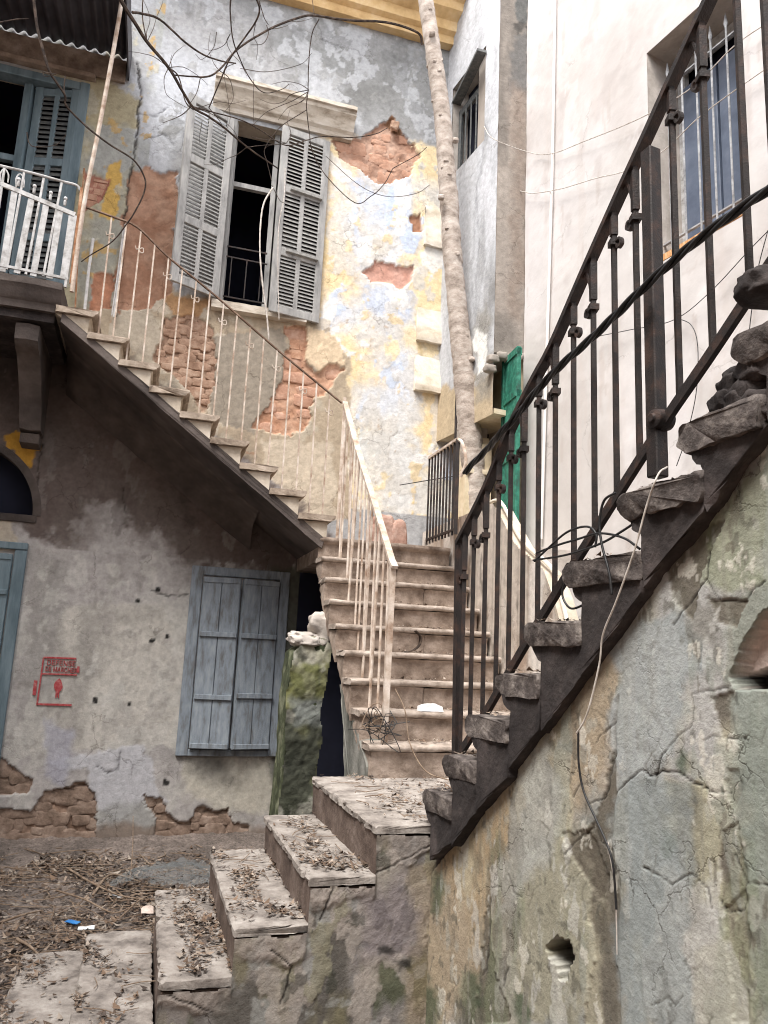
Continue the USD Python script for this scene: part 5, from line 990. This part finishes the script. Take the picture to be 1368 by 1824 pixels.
stem([(262, 76), (254, 30), (256, -20)], 5.4, .006, .004); stem([(300, 120), (318, 136), (330, 180), (345, 196)], 5.6, .006, .004)
stem([(340, 190), (322, 206), (290, 219)], 6.0, .005, .002); stem([(308, 133), (304, 108), (306, 98)], 5.6, .003, .0015); stem([(357, 140), (350, 165), (338, 185)], 5.8, .004, .002)
stem([(386, 57), (380, 85), (360, 106), (348, 96)], 5.6, .003, .0015); stem([(475, 45), (478, 60), (468, 78), (446, 80)], 5.6, .004, .002); stem([(462, 2), (470, 30), (478, 44)], 5.6, .005, .003)
stem([(428, 122), (470, 128), (510, 122), (540, 112), (555, 95)], 5.9, .003, .002); stem([(549, 163), (520, 180), (475, 200), (452, 222)], 6.3, .004, .002); stem([(546, 196), (500, 226), (472, 264), (476, 290), (484, 322)], 6.6, .004, .003)
stem([(452, 142), (452, 215), (456, 230)], 6.4, .003, .002); stem([(484, 330), (498, 356), (508, 362)], 6.8, .004, .002); stem([(420, 112), (400, 130), (410, 210), (395, 240)], 6.2, .003, .0015)
stem([(360, 215), (355, 250), (362, 265)], 6.5, .003, .0015); stem([(700, 300), (745, 275), (760, 262)], 6.4, .004, .003); stem([(580, 278), (640, 330), (690, 350), (740, 345), (765, 330)], 6.8, .003, .003)
r_ = random.Random(12)
for i in range(26):
    x, y = r_.choice([(300, 120), (345, 192), (420, 112), (480, 52), (560, 28), (390, 125), (440, 262), (410, 60), (455, 40), (372, 192), (550, 160), (262, 75), (510, 255)]); a_ = r_.uniform(0, 6.28); pts = [(x, y)]
    for j in range(r_.randint(2, 4)): a_ += r_.uniform(-.7, .7); l_ = r_.uniform(14, 34); x += l_ * math.cos(a_); y += l_ * math.sin(a_) * .9; pts.append((x, y))
    stem(pts, (5.6, r_.uniform(5.4, 6.4)), .0034, .0014)
C2 = thing('hanging_branch', 'long drooping dark stem crossing the balcony and ending beside the stair railing', 'creeper')
stem([(52, -60), (60, 0), (68, 55), (86, 122), (100, 146), (116, 170), (118, 188), (150, 222), (190, 254), (238, 285), (258, 318), (256, 345), (240, 378), (222, 404), (200, 430), (165, 452), (145, 466)], (5.0, 5.6), .010, .004, parent=C2)
stem([(116, 135), (114, 158), (118, 180)], 5.2, .005, .003, parent=C2); stem([(-20, 44), (0, 40), (30, 34), (52, 33)], 5.0, .005, .002, parent=C2); stem([(100, 132), (82, 130), (76, 128), (80, 136), (96, 134)], 5.1, .004, .002, parent=C2)
stem([(48, 236), (52, 255), (64, 262), (100, 258), (118, 240)], 5.3, .004, .002, parent=C2)

# ---------------------------------------------------------------- wires and cords
GRP = {'fallen_stick': 'sticks lying in the courtyard litter', 'wall_wire': 'wires strung across the pale wall', 'tied_wire': 'wire ends tied round the lower rail', 'white_cable': 'white flexes hanging at the upper window', 'electric_cord': 'cords hanging over the cracked wall', 'stone_block': 'broken stones standing on the back landing', 'fallen_stone': 'whitish stones fallen on the back landing', 'paper_scrap': 'paper scraps near the lowest steps'}
def cord(name, label, pts, r, m, cat_='cable', n=8, grp=None):
    grp = GRP.get(name)
    solo(name, tube(spline(pts, n), r, 7), m, label, cat_, grp, smooth=True)
q = lambda x, y, qq: aq(x, y, qq)
cord('white_cable', 'white flex drooping from the shutter down past the window sill', [q(486, 334, 6.75), q(470, 362, 6.7), q(464, 400, 6.68), q(463, 450, 6.66), q(468, 510, 6.66), q(475, 560, 6.66), q(479, 605, 6.66)], .008, 'pale_cord')
cord('white_cable', 'thin white wire hanging down the right shutter', [q(508, 300, 6.85), q(506, 350, 6.85), q(497, 400, 6.85), q(495, 470, 6.85), q(497, 570, 6.9)], .005, 'pale_cord')
cord('wall_wire', 'upper thin wire sagging from the grey house across the pale wall', [hb(862, 225, .04), hb(880, 248, .06), hc(945, 272, .05), hc(985, 273, .04), hc(1040, 252, .05), hc(1110, 224, .05), hc(1170, 195, .05), hc(1240, 150, .05), hc(1310, 80, .05), hc(1400, 20, .05)], .004, 'pale_cord')
cord('wall_wire', 'lower thin wire sagging across the pale wall below the other', [hc(905, 336, .06), hc(930, 341, .05), hc(952, 344, .05), hc(1000, 336, .05), hc(1060, 318, .05), hc(1115, 304, .05), hc(1180, 270, .05), hc(1250, 205, .05), hc(1368, 120, .05), hc(1420, 90, .05)], .004, 'pale_cord')
cord('wall_wire', 'grey wire crossing the pale wall low behind the balusters', [hc(1060, 600, .05), hc(1120, 588, .05), hc(1200, 570, .05), hc(1265, 520, .05), hc(1340, 440, .05), hc(1420, 360, .05)], .003, 'cable')
cord('wall_wire', 'dark wire looping down the pale wall beside the newel', [hc(1205, 566, .05), hc(1232, 580, .05), hc(1243, 620, .05), hc(1240, 700, .05), hc(1222, 780, .05), hc(1205, 830, .05)], .003, 'cable')
cord('wall_wire', 'straight thin wire standing on the pale wall near the right edge', [hc(1368, 410, .05), hc(1350, 480, .05), hc(1338, 560, .05), hc(1330, 640, .05)], .003, 'cable')
cord('electric_cord', 'pale cord hanging from the upper step end down over the cracked wall', [ad(1188, 832, .05), ad(1172, 846, -.10), ad(1152, 900, -.10), ad(1130, 980, -.10), ad(1098, 1070, -.10), ad(1074, 1130, -.09), ad(1068, 1180, -.08), ad(1052, 1250, -.08), ad(1040, 1285, -.08), ad(1027, 1306, -.08)], .0028, 'pale_cord', 'cord')
cord('electric_cord', 'thin dark cord with a frayed pale tail hanging against the cracked wall', [ad(1030, 1300, -.03), ad(1031, 1360, -.03), ad(1040, 1410, -.03), ad(1062, 1460, -.03), ad(1080, 1500, -.03), ad(1090, 1530, -.03), ad(1094, 1560, -.03), ad(1098, 1620, -.03)], .0035, 'cable', 'cord')
cord('paint_strip', 'loose white paint strip curling off the wall at the end of the dark cord', [ad(1082, 1500, -.015), ad(1090, 1540, -.02), ad(1096, 1580, -.015), ad(1098, 1640, -.012), ad(1099, 1700, -.01)], np.linspace(.0035, .0015, 33), 'pale_cord', 'paint flake')
for i, (lab, pts) in enumerate((('wire loop tied round the lower rail, arching left', [(952, 1000), (975, 978), (1010, 948), (1045, 938), (1062, 952), (1060, 975)]), ('wire loop tied round the lower rail, straight to the left', [(955, 985), (990, 972), (1030, 960), (1068, 950), (1110, 958), (1140, 978)]),
    ('wire loop hanging under the step nose', [(1030, 1016), (1008, 1036), (1002, 1062), (1018, 1084), (1050, 1072)]), ('thin wire standing up beside the lower rail', [(1096, 878), (1076, 892), (1068, 930), (1072, 970), (1085, 1020), (1090, 1060)]), ('wire end running across to the upper step', [(950, 998), (1010, 988), (1070, 968), (1110, 945), (1150, 918)]))):
    cord('tied_wire', lab, [ad(x, y, .03 if i != 3 else -.09) for x, y in pts], .004, 'cable', 'wire')
cord('step_cord', 'pale cord trailing down the lower steps of the middle flight', [W(1.46, 4.52, 1.42), W(1.50, 4.44, 1.30), W(1.53, 4.42, 1.12), W(1.60, 4.35, .98), W(1.70, 4.28, .94), W(1.80, 4.20, .935), W(1.92, 4.12, .935)], .0038, 'dry_stick', 'cord')
WT = thing('wire_tangle', 'matted tangle of old wire at the foot of the pale railing', 'wire')
r = np.random.RandomState(9)
for i in range(9):
    c = W(1.36, 4.50, 1.22); pts = [c + A * .07 * r.randn() + B * .04 * r.randn() + Z * .055 * r.randn() for _ in range(6)]; part('wire', tube(spline(pts, 6), .0026, 6), 'cable' if i % 4 else 'dry_stick', WT, smooth=True)
cord('landing_wire', 'thin wire stretched low over the back landing to the guard rail', [q(712, 864, 6.4), q(760, 856, 6.2), q(820, 846, 5.6), q(832, 840, 5.4)], .004, 'cable', 'wire')

# ================================================================ loose things
def blob(c, size, seed, m, name, label, cat_, ax=(A, B, Z)): solo(name, rock(c, size, seed, .22, 3, ax), m, label, cat_, GRP.get(name), smooth=50)
for i, (x, y, sz, lab) in enumerate(((682, 930, (.13, .12, .20), 'upright pinkish broken block on the back landing'), (706, 950, (.10, .12, .17), 'rounded pinkish stone leaning against the upright block'), (668, 985, (.10, .10, .14), 'brownish rubble stone behind the pale railing'))):
    p = aq(x, y, 6.55); p[2] = 2.55 + sz[2] * .75; blob(p, sz * np.array([.8, .8, .9]) if False else tuple(.85 * v for v in sz), 500 + i, 'pink_stone', 'stone_block', lab, 'stone')
for i, (s, qq, sz, lab) in enumerate(((1.98, 6.75, (.13, .09, .09), 'whitish fallen stone on the back landing, larger one'), (2.15, 6.7, (.09, .08, .06), 'whitish fallen stone on the back landing, smaller one'))):
    blob(W(s, qq, 2.55 + sz[2] * .7), sz, 510 + i, 'pale_rock', 'fallen_stone', lab, 'stone')
k1 = z0f + rz
cz = aq(767, 1252, 4.72); cz[2] = k1 + .002
bx = worn([(-.075, 0), (.075, 0), (.068, .03), (.03, .045), (-.04, .04), (-.07, .028)], lambda x, y, d: cz + A * x + B * d + Z * y, -.04, .05, .004, .02, 520, 12.)
solo('foam_tray', bx, 'white_plastic', 'crumpled white foam tray lying on the second step of the middle flight', 'tray', smooth=40)
lf = W(1.72, 5.14, z0f + rz * 3 + .004)
solo('curled_leaf', ribbon(spline([lf, lf + A * .05 + Z * .01, lf + A * .10 + Z * .05, lf + A * .11 + Z * .11, lf + A * .07 + Z * .15], 5), .05, .006, B), 'twig', 'dark curled strip of dead leaf standing on a middle step', 'leaf')
def ongr(x, y, z=.02):
    p = az(x, y, z)
    for _ in range(3): p = az(x, y, ground_z(p) + .012)
    return p
def sheet(name, label, cat_, c, l, wdt, rot, m, amp, seed, th=.003):
    us, vs = np.linspace(-l / 2, l / 2, 14), np.linspace(-wdt / 2, wdt / 2, 10); P2, F = grid(us, vs, None); d1 = np.array([math.cos(rot), math.sin(rot), 0]); d2 = np.array([-d1[1], d1[0], 0])
    jag = 1 + .25 * fbm(np.column_stack([P2 * 8, np.full(len(P2), seed)]), 1, 2, seed)[:, None]
    X = c + (d1 * P2[:, :1] + d2 * P2[:, 1:]) * jag; X[:, 2] += amp * 2.2 * np.abs(fbm(X, 9, 3, seed)) + .012
    n = len(X); X2 = np.vstack([X, X - [0, 0, th]]); solo(name, (X2, np.vstack([F, F[:, ::-1] + n])), m, label, cat_, GRP.get(name), smooth=50)
sheet('cardboard_scrap', 'torn strip of pale cardboard lying on the littered ground', 'cardboard', ongr(125, 1539), .30, .06, .1, 'card', .02, 1)
sheet('white_wrapper', 'small white crumpled wrapper on the ground by the blue one', 'litter', ongr(152, 1664) + Z * .02, .09, .05, .3, 'white_plastic', .02, 2)
sheet('blue_wrapper', 'small bright blue plastic wrapper on the ground', 'litter', ongr(128, 1653) + Z * .02, .085, .035, -.4, 'blue_plastic', .02, 3)
sheet('paper_scrap', 'pale scrap of paper beside the lowest step', 'litter', ongr(262, 1628), .07, .09, .3, 'card', .04, 4)
sheet('paper_scrap', 'whitish scrap of paper among sticks, farther from the steps', 'litter', ongr(205, 1600), .13, .03, -.5, 'white_plastic', .03, 5)
us, vs = np.linspace(-.5, .5, 90), np.linspace(-.36, .36, 66); c = ongr(318, 1575)
P2, F = grid(us, vs, None, lambda u, v: np.hypot(u / .42, v / .3) < .95 + 1.1 * fbm(np.stack([u, v, 0 * u], 1), 7, 3, 4))
X = c + A * P2[:, :1] + B * P2[:, 1:]; rr_ = np.clip(1 - np.hypot(P2[:, 0] / .46, P2[:, 1] / .33), 0, 1); X[:, 2] = c[2] + .004 + .16 * rr_ ** .6 * (.6 + 1.6 * np.abs(fbm(X, 6, 3, 88))) + .05 * np.abs(fbm(X, 17, 3, 89)) * (rr_ > 0)
v_, f_, _ = compact(X, F, X); solo('debris_netting', (v_, f_), 'netting', 'crumpled grey debris netting heaped behind the lower steps', 'netting', smooth=True)
for i, (lab, pts, r0) in enumerate((('long pale stick lying left of the netting', [(120, 1552), (160, 1580), (210, 1600), (255, 1612)], .008), ('bowed stick curving through the litter', [(165, 1600), (190, 1570), (215, 1565), (250, 1580)], .009), ('straight thin stick across the litter', [(100, 1592), (150, 1612), (200, 1632), (235, 1625)], .007),
    ('stick lying toward the left edge', [(0, 1650), (40, 1640), (75, 1628)], .008), ('stick leaning upright by the house foot', [(232, 1568), (233, 1540), (231, 1515)], .005), ('forked stick near the blue wrapper', [(30, 1680), (55, 1700), (80, 1725)], .009), ('thin stick beside the paper scrap', [(215, 1640), (245, 1615), (268, 1600)], .006), ('stick lying close to the wall foot', [(10, 1530), (60, 1522), (110, 1515)], .006))):
    P = [ongr(x, y) + Z * (.02 + (.12 * k if 'upright' in lab else .012 * (k % 2))) for k, (x, y) in enumerate(pts)]; cord('fallen_stick', lab, P, np.linspace(r0, r0 * .5, 6 * (len(P) - 1) + 1), 'dry_stick', 'stick', 6, None)
# dead leaves, chips and twig ends: past counting
def litter(name, label, cat_, pts, size, seed, nrm=None, cols=((138, 122, 108), (118, 98, 82), (98, 82, 70), (160, 148, 136), (84, 74, 68))):
    r = np.random.RandomState(seed); V, F, Cc = [], [], []
    for p in pts:
        a = r.rand() * 6.283; l = size * (.35 + 1.5 * r.rand() ** 2.2); wdt = l * r.uniform(.25, .7); t = r.uniform(-.25, .25); cu = r.uniform(.05, .4) * l
        d1 = np.array([math.cos(a), math.sin(a), t]); d2 = np.array([-math.sin(a), math.cos(a), r.uniform(-.25, .25)]); b = len(V)
        V += [p - d1 * l * .5 + Z * cu * .6, p + d2 * wdt * .5, p + d1 * l * .5 + Z * cu, p - d2 * wdt * .5, p + Z * .002]; F += [[b, b + 4, b + 1], [b + 1, b + 4, b + 2], [b + 2, b + 4, b + 3], [b + 3, b + 4, b]]
        c = lin(cols[r.randint(len(cols))]) * r.uniform(.6, 1.15); Cc += [c] * 5
    V = np.array(V); solo(name, (V, np.array(F)), 'leaf', label, cat_, None, 'stuff', col=np.array(Cc))
r = np.random.RandomState(77); pts = []
while len(pts) < 20000:
    s, qq = r.uniform(-3.2, 1.3), r.uniform(3.3, 7.0)
    if s > .16 and qq < 4.5: continue
    if s > -.45 and qq < 4.4 and r.rand() < .9: continue
    p = W(s, qq, 0); 
    if meshkit.noise(p * 2.3, 4) < r.rand() * .6: continue
    p[2] = ground_z(p) + .008 + .012 * r.rand(); pts.append(p)
litter('ground_litter', 'dead leaves and chips scattered over the courtyard earth', 'leaf litter', pts, .042, 78)
pts = []
for (s0, s1, z, q0, q1), n, sq_ in zip(TR, (420, 560, 900, 900, 700, 300), (.2, .2, .62, .5, .45, .75)):
    for _ in range(n * 2):
        u = np.clip(sq_ + .28 * r.randn(), .04, .96); v = r.uniform(.03, .97)
        if meshkit.noise(np.array([s0 * 9 + u * 3.2, v * 7., z * 10]), 8) < .35 + .4 * r.rand(): continue
        pts.append(W(s0 + (s1 - s0) * u, q0 + (q1 - q0) * v, z + .006 + .012 * r.rand()))
for _ in range(420): pts.append(W(r.uniform(1.25, 1.9), r.uniform(3.5, 4.45), .926 + .01 * r.rand()))
for k in range(8):
    for _ in range(130 if k < 5 else 60): pts.append(W(r.uniform(1.45, 2.4), q0f + tq * (k + r.uniform(.35, .98)), z0f + rz * k + .006 + .01 * r.rand()))
for k in range(8):
    for _ in range(70): e = tips[k][0] + r.uniform(.02, .2); pts.append(DW(e, r.uniform(-.03, .25), tips[k][1] + .01))
litter('stair_litter', 'dead leaves and grit lying on the treads of the stairs', 'leaf litter', pts, .027, 79)
r = np.random.RandomState(5); tw = []
for _ in range(520):
    s, qq = r.uniform(-2.6, .9), r.uniform(3.9, 6.9)
    if (s > .1 and qq < 4.5) or (s > -.45 and qq < 4.5): continue
    p = W(s, qq, 0); p[2] = ground_z(p) + .02; a = r.rand() * 6.28; d = np.array([math.cos(a), math.sin(a), r.uniform(-.1, .15)]); l = r.uniform(.06, .28)
    tw.append(tube(spline([p - d * l, p + .03 * r.randn(3) * [1, 1, .3], p + d * l], 4), r.uniform(.0015, .004), 5))
for _ in range(60):
    k = r.randint(1, 6); s0, s1, z, q0, q1 = TR[k]; p = W(r.uniform(s0 + .05, min(s1, 1.6) - .04), r.uniform(q0 + .1, q1 - .1), z + .01); a = r.rand() * 6.28; d = np.array([math.cos(a), math.sin(a), .02]); l = r.uniform(.03, .09)
    tw.append(tube(spline([p - d * l, p + .012 * r.randn(3) * [1, 1, .2], p + d * l], 4), r.uniform(.001, .0025), 5))
solo('twig_litter', cat(tw), 'dry_stick', 'fine broken twigs scattered over ground and treads', 'twigs', kind='stuff', smooth=40)
